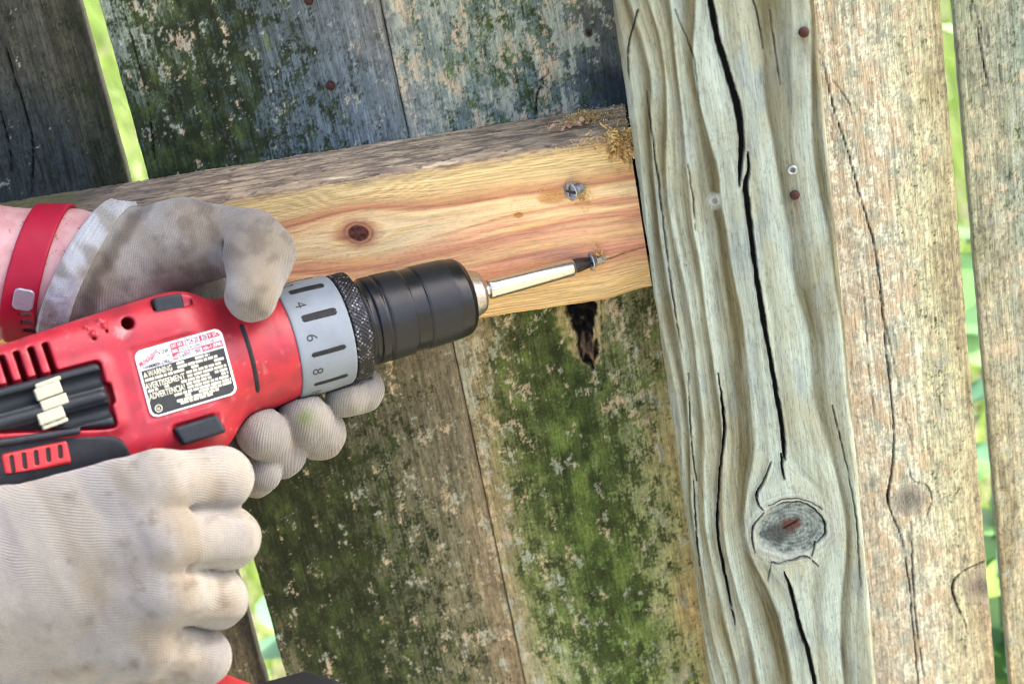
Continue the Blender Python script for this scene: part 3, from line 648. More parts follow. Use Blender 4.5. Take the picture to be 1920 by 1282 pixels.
drill = thing('cordless_drill', 'red and black cordless hammer drill held in both gloved hands against the rail', 'drill', mat=DM)
bodytint = plain('red_housing', (0, 0, 0), .42, 0, .45, .1, 60, .25, 2600, attr=True)
M_BLACK = plain('black_rubber', (.011, .013, .016), .62, 0, .25, .3, 200, .35, 2200)
M_BLACK2 = plain('black_plastic', (.014, .018, .022), .5, 0, .3, .3, 300, .2, 2000)
M_DARK = plain('dark_cavity', (.008, .007, .007), .8)
M_GREY = plain('grey_collar', S(160, 172, 180, .52), .5, 0, .4, .1, 90, .2, 2000)
M_CHUCK = plain('black_chuck', (.007, .008, .009), .3, .0, .35, .3, 700, .1, 1500)
M_CHUCK2 = plain('satin_chuck', (.01, .012, .014), .4, .0, .35, .25, 600)
M_STEEL = plain('bright_steel', (.66, .64, .6), .24, 1.0, .5, .12, 500)
M_STEELW = plain('worn_steel', (.5, .47, .43), .38, 1.0, .5, .3, 700)
M_BIT = plain('dark_bit', (.09, .075, .062), .45, .7, .5, .4, 900)
M_INLAY = plain('mark_inlay', (.014, .015, .016), .6, 0, .25, .5, 350)
M_INK = plain('black_ink', (.016, .016, .018), .5)
M_WHITE = plain('label_white', (.78, .78, .76), .4, 0, .45, .06, 300)
M_CREAM = plain('label_print', S(226, 224, 196, .8), .45, 0, .4, .35, 260)
M_LRED = plain('label_red', (.55, .03, .06), .4)
M_LBLK = plain('label_black', (.022, .022, .016), .4, 0, .45, .4, 200)
M_BITW = plain('insert_bit', S(224, 222, 190, .55), .4, .2, .5, .2, 500)

BT = np.radians(7.5)
clip_rot = 0.0; clip_c = np.array([-255.2 - 51, -1.3, 31.0])
def clip_cut(P, off=0.0): return (-15.6 - (P[..., 0] + 257) * .234 - P[..., 1]) * .97 - off      # slanted lower edge of the clip
slotp = DL(318, 556, 22)
def body_base(P):
    x, y, z = P[..., 0], P[..., 1], P[..., 2]
    d = rbox(P, (-262, -1.7, 0), (66, 40.4, 31), 20)
    d = smin(d, cap(P, (-172, 0, 0), (-215, -1, 0), 27.5, 31), 10)
    d = smax(d, y - (38.4 + np.minimum(x + 219, 0) * .09 - np.maximum(x + 205, 0) * .12), 7)
    d = smin(d, cap(P, (-325, -4, 0), (-350, -6, 0), 23, 20), 16)
    d = smax(d, x + 163.2, .8)
    return d
hA, hB = DL(165, 900, 0), DL(235, 1300, 0)
def grip_sdf(P):
    d = smin(cap(P * [1, 1, 1.15], hA, hB, 22, 20), cap(P * [1, 1, 1.15], hA + [-12, 4, 0], hB + [-14, 0, 0], 20, 18), 8)
    return d
def body_sdf(P):
    x, y, z = P[..., 0], P[..., 1], P[..., 2]
    d = body_base(P)
    # nose ring step
    d = smax(d, -(np.abs(x + 176) - .35 + 0 * y + np.maximum(0, 29.2 - np.hypot(y, z))), .5)
    # raised frame round the bit clip, then its recess
    d = smin(d, smax(rbox(P, clip_c + [0, 0, -6], (57, 18.0, 8.0), 6), clip_cut(P, 3.4), 3), 4)
    d = smax(d, -smax(rbox(P, clip_c + [-4, 0, 3], (56, 15.8, 6), 2.5), clip_cut(P, 1.2), 2), 1.2)
    d = smax(d, -rbox(P, clip_c + [51 * math.cos(clip_rot), 51 * math.sin(clip_rot), 2], (3, 5, 7), 2, clip_rot), .8)
    # label seat
    d = smax(d, -rbox(P, (-218.2, -5.5 + LABDY, 32.0), (22.4, 17.0, 1.5), 1.0, 0), .6)
    # selector window in the top
    d = smax(d, -rbox(P, slotp + sloth * 3, (9.5, 6.2, 6.5), 1.0, math.radians(-4)), .9)
    # screw well
    h = HW; d = smax(d, -(np.hypot(x - h[0], y - h[1]) - 2.9 + .25 * np.maximum(0, 20 - z)), .8)
    # moulded pips with their hollows
    for q, nn in PIPS:
        d = smax(d, -(np.linalg.norm(P - q - [0, -2.2, -.4], axis=-1) - 1.3), .4)
        d = smin(d, cap(P, q - nn * 4, q + nn * .1, 1.6, 1.35), .6)
    # motor vents
    for k in range(6):
        c = DL(94 - k * 27, 676 + k * 8, 29); d = smax(d, -rbox(P, c + [0, 0, -1], (1.5, 8.4, 12), 1.1, math.radians(2)), .7)
    for k in range(4):
        c = DL(60 - k * 26, 636 + k * 9, 18); d = smax(d, -rbox(P, c + [0, 3, 0], (2.2, 2.2, 3.5), 1, 0), .6)
    # press button seat
    bq = DL(374, 806, 31); d = smax(d, -rbox(P, bq, (11.6, 5.3, 2), 1.6, math.radians(1)), .7)
    # seam down the nose
    d = smax(d, -(np.maximum(np.abs(x + 187.4 - .0 * y) - .25, y + 24)), .3)
    return d
LABDY = 0.0
def on_body(px, py):
    o, r = Dray(px, py); h = sdf_hit(body_base, o, r, 600, 1500)
    if h is None: print('no hit on the housing', px, py)
    return h
PIPS = [h for h in (on_body(*p) for p in ((197, 612), (174, 626), (187, 601), (161, 614))) if h]
HW = on_body(240, 606)[0]; _sl = on_body(322, 562) or on_body(324, 568) or on_body(326, 575); slotp, sloth = _sl
_lab = [DL(*p, 31) for p in ((250, 660), (413, 612), (448, 738), (283, 785))]
LC = sum(_lab) / 4; LABDY = LC[1] + 5.5
V, F = surface_nets(body_sdf, (-352, -46, -36), (-160, 38, 40), .85)
nzb = fbm(V[:, 0] / 9, V[:, 1] / 9 + V[:, 2] / 13, 801, 4); scr = np.abs(pnoise(V[:, 0] / 14 + V[:, 1] / 5, V[:, 1] / 12 - V[:, 0] / 40, 805))
bc = mixc(np.array([.37, .013, .024]), np.array([.27, .011, .022]), sst(-.4, .5, nzb))
bc = mixc(bc, np.array([.42, .15, .145]), sst(.35, .75, fbm(V[:, 0] / 5, V[:, 1] / 7, 803, 4)) * .4)      # chalky scuffs
bc = mixc(bc, np.array([.56, .2, .18]), sst(.02, .006, scr) * sst(.1, .5, fbm(V[:, 0] / 20, V[:, 1] / 20, 807)) * .5)
_dst = DL(228, 622, 30); bc = mixc(bc, np.array([.45, .33, .3]), sst(4.5, .5, np.hypot(V[:, 0] - _dst[0], V[:, 1] - _dst[1]) + 2 * fbm(V[:, 0] / 2, V[:, 1] / 2, 811)) * .5)
body = link('housing', raw_mesh('housing', V / 1000, F, bc), bodytint, drill)

# black overmould of the handle, wrapped over the lower rear of the housing
o1, o2, o3 = DL(0, 815, 31), DL(228, 817, 31), DL(254, 868, 31)
def half(P, a, b): n = nrm([-(b - a)[1], (b - a)[0]]); return (P[..., 0] - a[0]) * n[0] + (P[..., 1] - a[1]) * n[1]
def over_sdf(P):
    reg = smax(half(P, o1, o2), half(P, o2, o3), 5)
    d = smax(body_base(P) - 1.0, reg, .9)
    return smin(d, grip_sdf(P), 9)
V, F = surface_nets(over_sdf, (-352, -175, -34), (-200, 0, 40), 1.1)
grip = link('handle', raw_mesh('handle', V / 1000, F), M_BLACK, drill)
vq = [DL(*p, 32) for p in ((5, 842), (133, 834), (128, 874), (5, 889))]; vc = sum(vq) / 4
def vent_sdf(P):
    d = rbox(P, (vc[0], vc[1], 29.5), (14.6, 5.2, 3.6), 1.6, math.radians(-3))
    d = smax(d, half(P, vq[3], vq[2]) * -1 - 0, .8)
    for k in range(5):
        q = vc + [(k - 2) * 5.3, -.3 + (k - 2) * -.1 + .3, 0]; hh = 3.3 - .22 * k
        d = smax(d, -cap(P * [1, 1, .0], (q[0] - .4, q[1] - hh + .8, 0), (q[0] + .4, q[1] + hh, 0), .95, .95), .35)
    return d
V, F = surface_nets(vent_sdf, vc + [-18, -8, -9], vc + [18, 8, 5], .4)
vent = link('vent_grille', raw_mesh('vent_grille', V / 1000, F), plain('grille_red', (.42, .02, .02), .4, 0, .45, .15, 200), grip)
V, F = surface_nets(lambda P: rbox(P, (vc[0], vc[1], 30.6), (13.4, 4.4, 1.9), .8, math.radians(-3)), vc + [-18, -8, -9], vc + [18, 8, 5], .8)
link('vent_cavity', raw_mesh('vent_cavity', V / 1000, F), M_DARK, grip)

# selector, button, nose strip
V, F = surface_nets(lambda P: rbox(P, slotp - sloth * 4.2 + [-2, 0, 0], (6.6, 5.4, 5.6), 1.0, math.radians(-4)), slotp - 20, slotp + 20, .7)
link('speed_selector', raw_mesh('speed_selector', V / 1000, F), M_BLACK2, drill)
bq = DL(374, 806, 31)
V, F = surface_nets(lambda P: rbox((P - bq) * [1, 1, 1] + np.stack([P[..., 1] * .22 - bq[1] * .22, P[..., 1] * 0, P[..., 1] * 0], -1), (0, 0, 0), (10.4, 4.4, 2.6), 1.5, math.radians(2)), bq - 16, bq + 16, .5)
link('push_button', raw_mesh('push_button', V / 1000, F), M_BLACK2, drill)
def arc_strip(name, x0, x1, y0, y1, r, mat, parent, n=40, round_=True, slant=0.0, fn=None, lift=.25):
    """A thin raised bar lying on a round surface of radius r (or on fn), between heights y0 and y1, drill mm."""
    V = []
    for i in range(n + 1):
        t = i / n; y = y0 + (y1 - y0) * t
        e = 1.0 if not round_ else math.sqrt(max(0, 1 - max(0, abs(t - .5) * 2 - .9) ** 2 / .01))
        for j in range(5):
            u = j / 4; x = (x0 + x1) / 2 + (u - .5) * (x1 - x0) * max(e, .05) + slant * (t - .5)
            if fn is None: z = math.sqrt(max(r * r - y * y, .01)); nn = np.array([0, y / r, z / r]); p = np.array([x, y, z])
            else:
                h = sdf_hit(fn, np.array([x, y, 60.0]), np.array([0, 0, -1.0]), 0, 60); p, nn = h if h else (np.array([x, y, 25.]), np.array([0, 0, 1.]))
            V.append(p + nn * (lift if 0 < j < 4 else -.15))
    me = raw_mesh(name, np.array(V) / 1000, grid_faces(n + 1, 5, False)); return link(name, me, mat, parent)
s0, s1 = DL(461, 604, 28), DL(490, 735, 26)
arc_strip('rubber_strip', -188.2, -185.4, s1[1], s0[1], 30, M_INLAY, drill, 40, True, 0, body_sdf)

# the insert-bit clip on the side
def clip_sdf(P):
    P = P - clip_c; cs, sn = math.cos(clip_rot), math.sin(clip_rot)
    P = np.stack([P[..., 0] * cs + P[..., 1] * sn, -P[..., 0] * sn + P[..., 1] * cs, P[..., 2]], -1)
    P0 = P + clip_c; d = smax(rbox(P, (-2, 0, -.5), (53, 14.6, 3.6), 2.2), clip_cut(P0), 2)
    for yy, x0, x1, r in ((7.6, -38, 12, 3.7), (-7.0, -38, 12, 3.4)):
        d = smax(d, -cap(P * [1, 1, .75], (x0, yy, 2.6), (x1 + 40, yy, 2.6), r, r), .6)
    d = smin(d, cap(P * [1, 1, .8], (-30, 0, 1.2), (48, 0, 1.2), 3.0, 3.0), .8)
    d = smin(d, cap(P, (-60, 12.6, 2.2), (30, 12.6, 2.2), 1.7, 1.7), .6); d = smin(d, cap(P, (-60, -1.2, 2.0), (34, -12.2, 2.4), 1.7, 1.7), .6)
    d = smax(d, -(np.hypot(P[..., 0] + 44, P[..., 1]) - 2.2 + 0 * P[..., 2]), .5)
    return d
V, F = surface_nets(clip_sdf, clip_c + [-62, -24, -8], clip_c + [60, 24, 9], .7)
clipo = link('bit_clip', raw_mesh('bit_clip', V / 1000, F), M_BLACK2, drill)
for px, py, w, hgt, lip in ((90, 733, 5.9, 2.7, 1), (101, 754, 6.0, 2.4, 0), (95, 779, 5.9, 2.7, -1)):
    q = DL(px, py, 33.8)
    def insert(P, q=q, hgt=hgt, w=w, lip=lip):
        d = rbox(P, q, (w, hgt, 2.6), .6, math.radians(5))
        if lip: d = np.minimum(d, rbox(P, q + [.9, lip * (hgt + 1.15), -.7], (w, 1.05, 2.2), .7, math.radians(5)))
        return d
    V, F = surface_nets(insert, q - 9, q + 9, .4)
    link('insert_bit', raw_mesh('insert_bit', V / 1000, F), M_BITW, clipo)

# clutch collar with its marks
collar = lathe('clutch_collar', rprof([(-164.2, 20), (-164.2, 27.0), (-163, 27.3), (-150, 27.2), (-137.5, 26.6), (-136.4, 26), (-136.4, 18)], .7), M_GREY, drill)
colfn = lambda P: np.maximum(np.hypot(P[..., 1], P[..., 2]) - 27.15, np.abs(P[..., 0] + 150) - 14)
def on_collar(px, py):
    o, r = Dray(px, py); return sdf_hit(colfn, o, r, 500, 1500)
def collar_bar(x0, x1, phi, w):
    n = 24; V = []
    for i in range(n + 1):
        t = i / n; x = x0 + (x1 - x0) * t; e = min(t, 1 - t) * (x1 - x0); ww = w * math.sqrt(max(.03, 1 - max(0, 1 - e / w) ** 2))
        for j in range(7):
            u = (j - 3) / 3; rr = 27.25 - .04 * (x + 150) * (x > -150) + (.22 if abs(u) < .95 else -.2); a = phi + u * ww / 27
            V.append((x, rr * math.sin(a), rr * math.cos(a)))
    link('clutch_mark', raw_mesh('clutch_mark', np.array(V) / 1000, grid_faces(n + 1, 7, False)), M_INLAY, collar)
marks = [on_collar(*p)[0] for p in ((563, 546), (587, 600), (602, 663), (604, 717))]
phis = [math.atan2(p[1], p[2]) for p in marks]; step = (phis[0] - phis[-1]) / 3
for k in range(-3, 12): collar_bar(-158.8, -141.6, phis[0] - step * k, 1.35)
def text_mesh(txt, size, bold=0.0, shear=0.0, spacing=1.0):
    cu = bpy.data.curves.new('lettering', 'FONT'); cu.body = txt; cu.size = size; cu.align_x = 'CENTER'; cu.align_y = 'CENTER'
    cu.offset = bold; cu.shear = shear; cu.space_character = spacing; cu.resolution_u = 4
    ob = bpy.data.objects.new('lettering', cu); COL.objects.link(ob)
    me = bpy.data.meshes.new_from_object(ob.evaluated_get(bpy.context.evaluated_depsgraph_get())); bpy.data.objects.remove(ob); bpy.data.curves.remove(cu)
    n = len(me.vertices); v = np.zeros(n * 3, np.float32); me.vertices.foreach_get('co', v); me.materials.clear(); return me, v.reshape(-1, 3)
for k, ch in enumerate(('2', '4', '6', '8', '10', '12')):
    me, v = text_mesh(ch, 7.6, .0); phi = phis[0] - step * (k - .5 + .02)
    ang = phi - v[:, 0] / 27.4; x = -158.6 + v[:, 1] + 1.6; rr = 27.32
    me.vertices.foreach_set('co', (np.stack([x, rr * np.sin(ang), rr * np.cos(ang)], -1) / 1000).astype(np.float32).ravel())
    link('numeral', me, M_INK, collar, False)
# knurled ring
def knurl(x, a, r):
    m = (r > 24.6); u, v = x / 1.15, a * 26 / 1.15
    p = np.maximum(0, np.abs(((u + v) % 2) - 1) * np.abs(((u - v) % 2) - 1)); return m * (.42 * p - .25)
def knurlcol(x, a):
    w = sst(.05, .5, fbm(x / 3.5, a * 7, 831, 4) + .1) * sst(-.3, .5, fbm(x / .8, a * 30, 833, 2)); u, v = x / 1.15, a * 26 / 1.15
    p = np.abs(((u + v) % 2) - 1) * np.abs(((u - v) % 2) - 1)
    return mixc(np.array([.016, .017, .019]), np.array([.5, .5, .52]), w * sst(.15, .5, p))
kn = NT('knurled_metal'); kn.l(kn.attr('tint').outputs['Color'], kn.b.inputs['Base Color']); kn.b.inputs['Metallic'].default_value = .55; kn.b.inputs['Roughness'].default_value = .42
a0, a1 = -135.6, -127.6
lathe('knurled_ring', [(-136.4, 20), (-136.2, 25.2), (a0, 25.9)] + [(a0 + (a1 - a0) * t, 26.1) for t in np.linspace(.03, .97, 34)] + [(a1, 25.7), (a1 + .6, 24.6), (a1 + .6, 18)], kn.m, drill, 640, knurl, knurlcol)
# chuck: turned sleeve with bands
ch = [(-127.5, 16), (-126.6, 20.4), (-124.4, 21.0), (-123.6, 20.3), (-121.4, 20.3), (-120.8, 21.2), (-116.8, 21.2), (-116.2, 20.8), (-115.4, 20.8), (-114.8, 21.2), (-102.6, 20.7), (-102.2, 20.3), (-95.4, 20.1), (-95.0, 20.5),
      (-78, 19.9), (-72.8, 19.2), (-70.2, 17.2), (-69.4, 15), (-69.2, 10)]
chuck = lathe('chuck', rprof(ch, .5), M_CHUCK, drill, 128)
for x0, x1, r0, r1 in ((-114.4, -103.2, 21.26, 20.82), (-94.4, -79.2, 20.56, 20.02)):
    lathe('chuck_band', [(x0, r0 - .3), (x0 + .1, r0 - .05), (x0 + .25, r0), (x0 + .5, r0), (x1 - .5, r1), (x1 - .25, r1), (x1 - .1, r1 - .05), (x1, r1 - .3)], M_CHUCK2, chuck, 128)
lathe('chuck_nose', rprof([(-69.6, 14), (-69.3, 13.2), (-68.6, 12.4), (-63, 10.7), (-61.6, 9.8), (-61.2, 8.6), (-61.2, 3)], .5), M_STEELW, chuck, 80)
hold = lathe('bit_holder', rprof([(-66, 3.2), (-60.6, 3.2), (-60.2, 4.0), (-59.4, 4.0), (-59, 3.1), (-57.8, 3.1), (-57.4, 4.6), (-56, 5.0), (-12.2, 4.75), (-11.2, 4.2), (-11, 2.6)], .35), M_STEEL, drill, 64)
V = []; prof = [(-13, 3.1), (-9, 3.1), (-6, 2.9), (-4.2, 2.9), (-2.2, 2.5), (-.8, 1.6), (.6, .9)]
def hexish(x, a, r): return np.where(x < -4.3, (.86 / np.cos(((a + math.pi / 6) % (math.pi / 3)) - math.pi / 6) - 1) * r + .12 * r, -.35 * r * np.abs(np.sin(2 * a)) ** 2)
lathe('driver_bit', prof, M_BIT, hold, 48, hexish)

# rating plate
lu = nrm(_lab[1] - _lab[0] + _lab[2] - _lab[3]); lv = nrm(_lab[0] - _lab[3] + _lab[1] - _lab[2]); lw, lh = np.linalg.norm(_lab[1] - _lab[0]), np.linalg.norm(_lab[0] - _lab[3])
PZ = 31.0
def rect_rounded(w, h, r, n=8):
    out = []
    for cx_, cy_, a in ((w / 2 - r, h / 2 - r, 0), (-w / 2 + r, h / 2 - r, 90), (-w / 2 + r, -h / 2 + r, 180), (w / 2 - r, -h / 2 + r, 270)):
        for k in range(n + 1): t = math.radians(a + 90 * k / n); out.append((cx_ + r * math.cos(t), cy_ + r * math.sin(t)))
    return out
def LP(u, v, z): return LC * [1, 1, 0] + lu * u + lv * v + np.array([0, 0, PZ + z])
LZ = 0.12
def flat(name, polys, z, mat, parent):
    V, Fc = [], []
    for p in polys:
        b = len(V); V += [LP(u, v, z) for u, v in p]; Fc.append(list(range(b, b + len(p))))
    me = bpy.data.meshes.new(name); me.from_pydata([tuple(v / 1000) for v in V], [], Fc); return link(name, me, mat, parent, False)
def plate_solid():
    p = rect_rounded(lw, lh, 3.6); n = len(p)
    V = np.array([LP(u, v, -.4) for u, v in p] + [LP(u, v, .1) for u, v in p] + [LP(u * .994, v * .992, .16) for u, v in p]) / 1000
    me = bpy.data.meshes.new('rating_plate'); me.from_pydata([tuple(v) for v in V], [], [tuple(f) for f in grid_faces(3, n)] + [tuple(range(2 * n, 3 * n))])
    return link('rating_plate', me, M_WHITE, drill, False)
plate = plate_solid(); plate['label'] = 'white, red and black rating plate with warnings'
def rect(u0, v0, u1, v1): return [(u0, v0), (u1, v0), (u1, v1), (u0, v1)]
hw, hh = lw / 2, lh / 2
def U(f): return -hw + lw * f
def Vv(f): return hh - lh * f
lower = [(U(.025), Vv(.30)), (U(.975), Vv(.30)), (U(.975), Vv(.90)), (U(.955), Vv(.95)), (U(.91), Vv(.975)), (U(.09), Vv(.975)), (U(.045), Vv(.95)), (U(.025), Vv(.90))]
flat('warning_panel', [lower[::-1]], .24, M_LBLK, plate)
flat('red_panel', [[(U(.40), Vv(.115)), (U(.40), Vv(.03)), (U(.90), Vv(.03)), (U(.95), Vv(.055)), (U(.975), Vv(.115))], rect(U(.40), Vv(.185), U(.49), Vv(.115)), rect(U(.40), Vv(.275), U(.975), Vv(.185))], .24, M_LRED, plate)
flat('white_box', [rect(U(.555), Vv(.105), U(.735), Vv(.04)), rect(U(.765), Vv(.105), U(.83), Vv(.04)), rect(U(.455), Vv(.27), U(.735), Vv(.20))], .32, M_WHITE, plate)
def label_text(txt, size, u, v, mat, bold=.0, w=None, rot=0.0, shear=0.0, z=.42):
    me, p = text_mesh(txt, size, bold, shear)
    if w: p = p * [w / max(p[:, 0].max() - p[:, 0].min(), 1e-3), 1, 1]
    p = p - [(p[:, 0].max() + p[:, 0].min()) / 2, (p[:, 1].max() + p[:, 1].min()) / 2, 0]
    cs, sn = math.cos(rot), math.sin(rot); p = np.stack([p[:, 0] * cs - p[:, 1] * sn, p[:, 0] * sn + p[:, 1] * cs], -1)
    W = LC * [1, 1, 0] + (u + p[:, :1]) * lu + (v + p[:, 1:2]) * lv + np.array([0, 0, PZ + z])
    me.vertices.foreach_set('co', (W / 1000).astype(np.float32).ravel()); return link('lettering', me, mat, plate, False)
label_text('Milwaukee', 3.6, U(.135), Vv(.135), M_LRED, .03, 10.5, math.radians(27), .3)
flat('logo_bolt', [[(U(.05), Vv(.24)), (U(.15), Vv(.165)), (U(.145), Vv(.185)), (U(.25), Vv(.09)), (U(.165), Vv(.2)), (U(.165), Vv(.175))]], .36, M_LRED, plate)
label_text('V28', 2.4, U(.315), Vv(.11), M_INK, .03, 4.8, 0, .3)
label_text('1/2" (13 mm)', 2.3, U(.29), Vv(.185), M_INK, .01, 8.2)
label_text('HAMMER-DRILL', 2.5, U(.225), Vv(.262), M_INK, .05, 14.0)
label_text('CAT. NO.', 2.0, U(.475), Vv(.072), M_WHITE, .02, 5.4)
label_text('0724-20', 2.5, U(.645), Vv(.072), M_INK, .06, 6.6)
label_text('28', 2.5, U(.797), Vv(.072), M_INK, .06, 2.1)
label_text('V  DC', 2.2, U(.895), Vv(.072), M_WHITE, .03, 4.2)
label_text('SER.', 1.9, U(.445), Vv(.15), M_WHITE, .02, 2.9)
label_text('A55A506010156', 2.5, U(.70), Vv(.15), M_INK, 0, 15.5)
label_text('n0', 1.8, U(.428), Vv(.235), M_WHITE, .02, 1.6)
label_text('0-600/0-1 800', 2.5, U(.595), Vv(.235), M_INK, .05, 10.4)
label_text('min.-1 (RPM)', 2.3, U(.855), Vv(.235), M_WHITE, .04, 8.6)
for txt, vf, uu, w in (('\u25B2WARNING', .365, .195, 13.2), ('AVERTISSEMENT', .535, .25, 18.6), ('\u00A1ADVERTENCIA!', .70, .235, 17.2)):
    label_text(txt.replace('\u25B2', ''), 3.9, U(uu + (.03 if 'WARN' in txt else 0)), Vv(vf), M_CREAM, .07, w - (2 if 'WARN' in txt else 0))
flat('warning_triangle', [[(U(.035), Vv(.40)), (U(.085), Vv(.40)), (U(.06), Vv(.325))]], .42, M_CREAM, plate)
# the small print is too fine to read in the photograph: word-sized dashes
rw = random.Random(5); words = []
for v0, u0, u1 in [(.335, .42, .80), (.39, .42, .88), (.445, .04, .95), (.50, .5, .9), (.555, .5, .95), (.61, .04, .96), (.662, .47, .95), (.715, .47, .95), (.768, .2, .96), (.815, .42, .96), (.862, .32, .8), (.905, .28, .72)]:
    u = u0
    while u < u1:
        w = rw.uniform(.035, .12)
        if rw.random() < .93: words.append(rect(U(u), Vv(v0 + .019), U(min(u + w, u1)), Vv(v0 - .019)))
        u += w + .012
flat('small_print', words, .36, M_CREAM, plate)
ring_ = []
for k in range(24):
    a, b = 2 * math.pi * k / 24, 2 * math.pi * (k + 1) / 24; c0, c1 = (U(.105), Vv(.885)), 1
    ring_.append([(c0[0] + r * math.cos(t), c0[1] + r * math.sin(t)) for r, t in ((1.75, a), (1.75, b), (1.35, b), (1.35, a))][::-1])
flat('approval_mark', ring_, .42, M_CREAM, plate); label_text('UL', 1.7, U(.105), Vv(.885), M_CREAM, .05, 1.6, math.radians(-20))

# trigger and battery (mostly behind the hand)
tr = DL(330, 905, 0)
V, F = surface_nets(lambda P: smax(cap(P * [1, 1, .8], tr + [-6, 4, 0], tr + [-2, -18, 0], 7, 8), -cap(P * [1, 1, .0], tr * [1, 1, 0] + [9, -6, 0], tr * [1, 1, 0] + [9, -7, 0], 9, 9), 2), tr - 34, tr + 34, 1.2)
link('trigger', raw_mesh('trigger', V / 1000, F), M_BLACK2, drill)
bt = DL(330, 1300, 0); bt2 = DL(560, 1300, 0)
br = math.radians(-3)
def bat_sdf(P):
    d = rbox(P, bt + [14, -36, 0], (58, 26, 36), 8, br); d = smin(d, rbox(P, bt2 + [-18, -8, 0], (20, 7.5, 28), 6, br), 4); return d
V, F = surface_nets(bat_sdf, bt + [-70, -75, -45], bt + [95, 20, 45], 1.8)
bat = link('battery', raw_mesh('battery', V / 1000, F), M_BLACK, drill)
V, F = surface_nets(lambda P: smax(rbox(P, bt + [-6, -7, 0], (36, 8.5, 33), 5, br), -rbox(P, bt + [-6, -26, 0], (50, 12, 50), 2, br), 1), bt + [-60, -45, -45], bt + [70, 20, 45], 1.5)
link('battery_latch', raw_mesh('battery_latch', V / 1000, F), plain('latch_red', (.42, .02, .03), .45), bat)

# screws: one driven, one standing proud, one galvanised nail
ax = -DA * .93 + np.array([0, -.2, 0])
disc_screw('screw', rail, onY(1108, 491, -.0395) - DA * .0008, nrm(-DA), 4.6, 18)
disc_screw('screw', rail, onY(1068, 360, -.0425), nrm([-.72, -.66, .1]), 4.7, 18)
disc_screw('nail', post, onY(1486, 320, PY - .0012), (0, -1, .06), 2.4, 8, False, M_ZINC, True)

# ------------------------------------------------------------------ the person: two gloved arms
person = thing('person', 'person with bare forearms in dirty off-white knit work gloves holding the drill, red wristband', 'person', tuple(Q(-500, 900, 90) / 1000 * [1, 1, 0]))
PO = np.array(person.location) * 1000
def hand_point(p): return Q(*p[:3])
def chain(P, pts, k=4.0):
    d = None
    for a, b in zip(pts[:-1], pts[1:]):
        c = cap(P, hand_point(a), hand_point(b), a[3], b[3]); d = c if d is None else smin(d, c, k)
    return d
def n3(P, s, seed):                               # cheap 3-D wobble
    return fbm(P[..., 0] / s + P[..., 1] / s * .61, P[..., 2] / s - P[..., 1] / s * .53, seed, 2)

# right hand: fist round the handle, back of the hand towards the lens
RF = [[(318, 908, 146, 14.2), (414, 896, 130, 13.2), (392, 905, 98, 11.5), (330, 915, 84, 10)],
      [(322, 1010, 151, 14.2), (430, 1009, 132, 12.7), (395, 1015, 98, 11.5), (325, 1020, 84, 10)],
      [(315, 1112, 149, 13.8), (408, 1121, 130, 12.3), (375, 1125, 96, 11), (310, 1125, 84, 10)],
      [(290, 1208, 141, 13.5), (376, 1232, 124, 12.2), (350, 1238, 94, 10.5), (300, 1240, 82, 9.5)]]
RB = [(-20, 1000, 133, 18), (-30, 1065, 139, 19), (-30, 1140, 139, 19), (-20, 1225, 129, 18)]
def right_sdf(P):
    palm = None
    for f, b in zip(RF, RB):
        c = cap(P, hand_point(b), hand_point((f[0][0] - 26, *f[0][1:3])), b[3], f[0][3] + .5); palm = c if palm is None else smin(palm, c, 15)
    palm = smin(palm, cap(P, Q(40, 1090, 128), Q(250, 1070, 128), 22, 19), 12)
    for b in RB: palm = smin(palm, cap(P, Q(*b[:3]), Q(-210, 1110, 122), b[3], 27), 10)
    fing = None
    for f in RF:
        c = chain(P, f, 5); fing = c if fing is None else smin(fing, c, .8)
    d = smin(palm, fing, 4.5)
    d = smin(d, cap(P, Q(-40, 1290, 118), Q(270, 1268, 124), 22, 14), 10)
    for a, b in (((352, 955, 151), (474, 962, 134)), ((358, 1065, 154), (488, 1067, 135)), ((352, 1175, 151), (462, 1178, 132))):
        d = smax(d, -cap(P, Q(*a), Q(*b), 1.4, 3.8), 3.0)
    th = chain(P, [(-10, 985, 112, 17), (10, 945, 78, 13), (110, 945, 52, 11.5), (200, 940, 48, 10)], 6); d = smin(d, th, 8)
    # slack cloth: folds towards the wrist, tendons, finger wrinkles
    lx, ly = P @ CR, P @ CD; l0, m0 = Q(0, 1100, 140) @ CR, Q(0, 1100, 140) @ CD
    u, v = lx - l0, ly - m0
    d = d - .9 * np.sin(u / 3.4 + 1.5 * fbm(v / 25, u / 30, 901, 2)) * sst(22, -12, u) * sst(-20, 30, v) * .8
    d = d - .35 * n3(P, 11, 903) - .6 * n3(P, 34, 905)
    d = d - .55 * np.sin(u / 2.6 + .35 * v + 2 * fbm(u / 20, v / 20, 907, 2)) * sst(30, 42, v) * sst(90, 60, u)
    return d
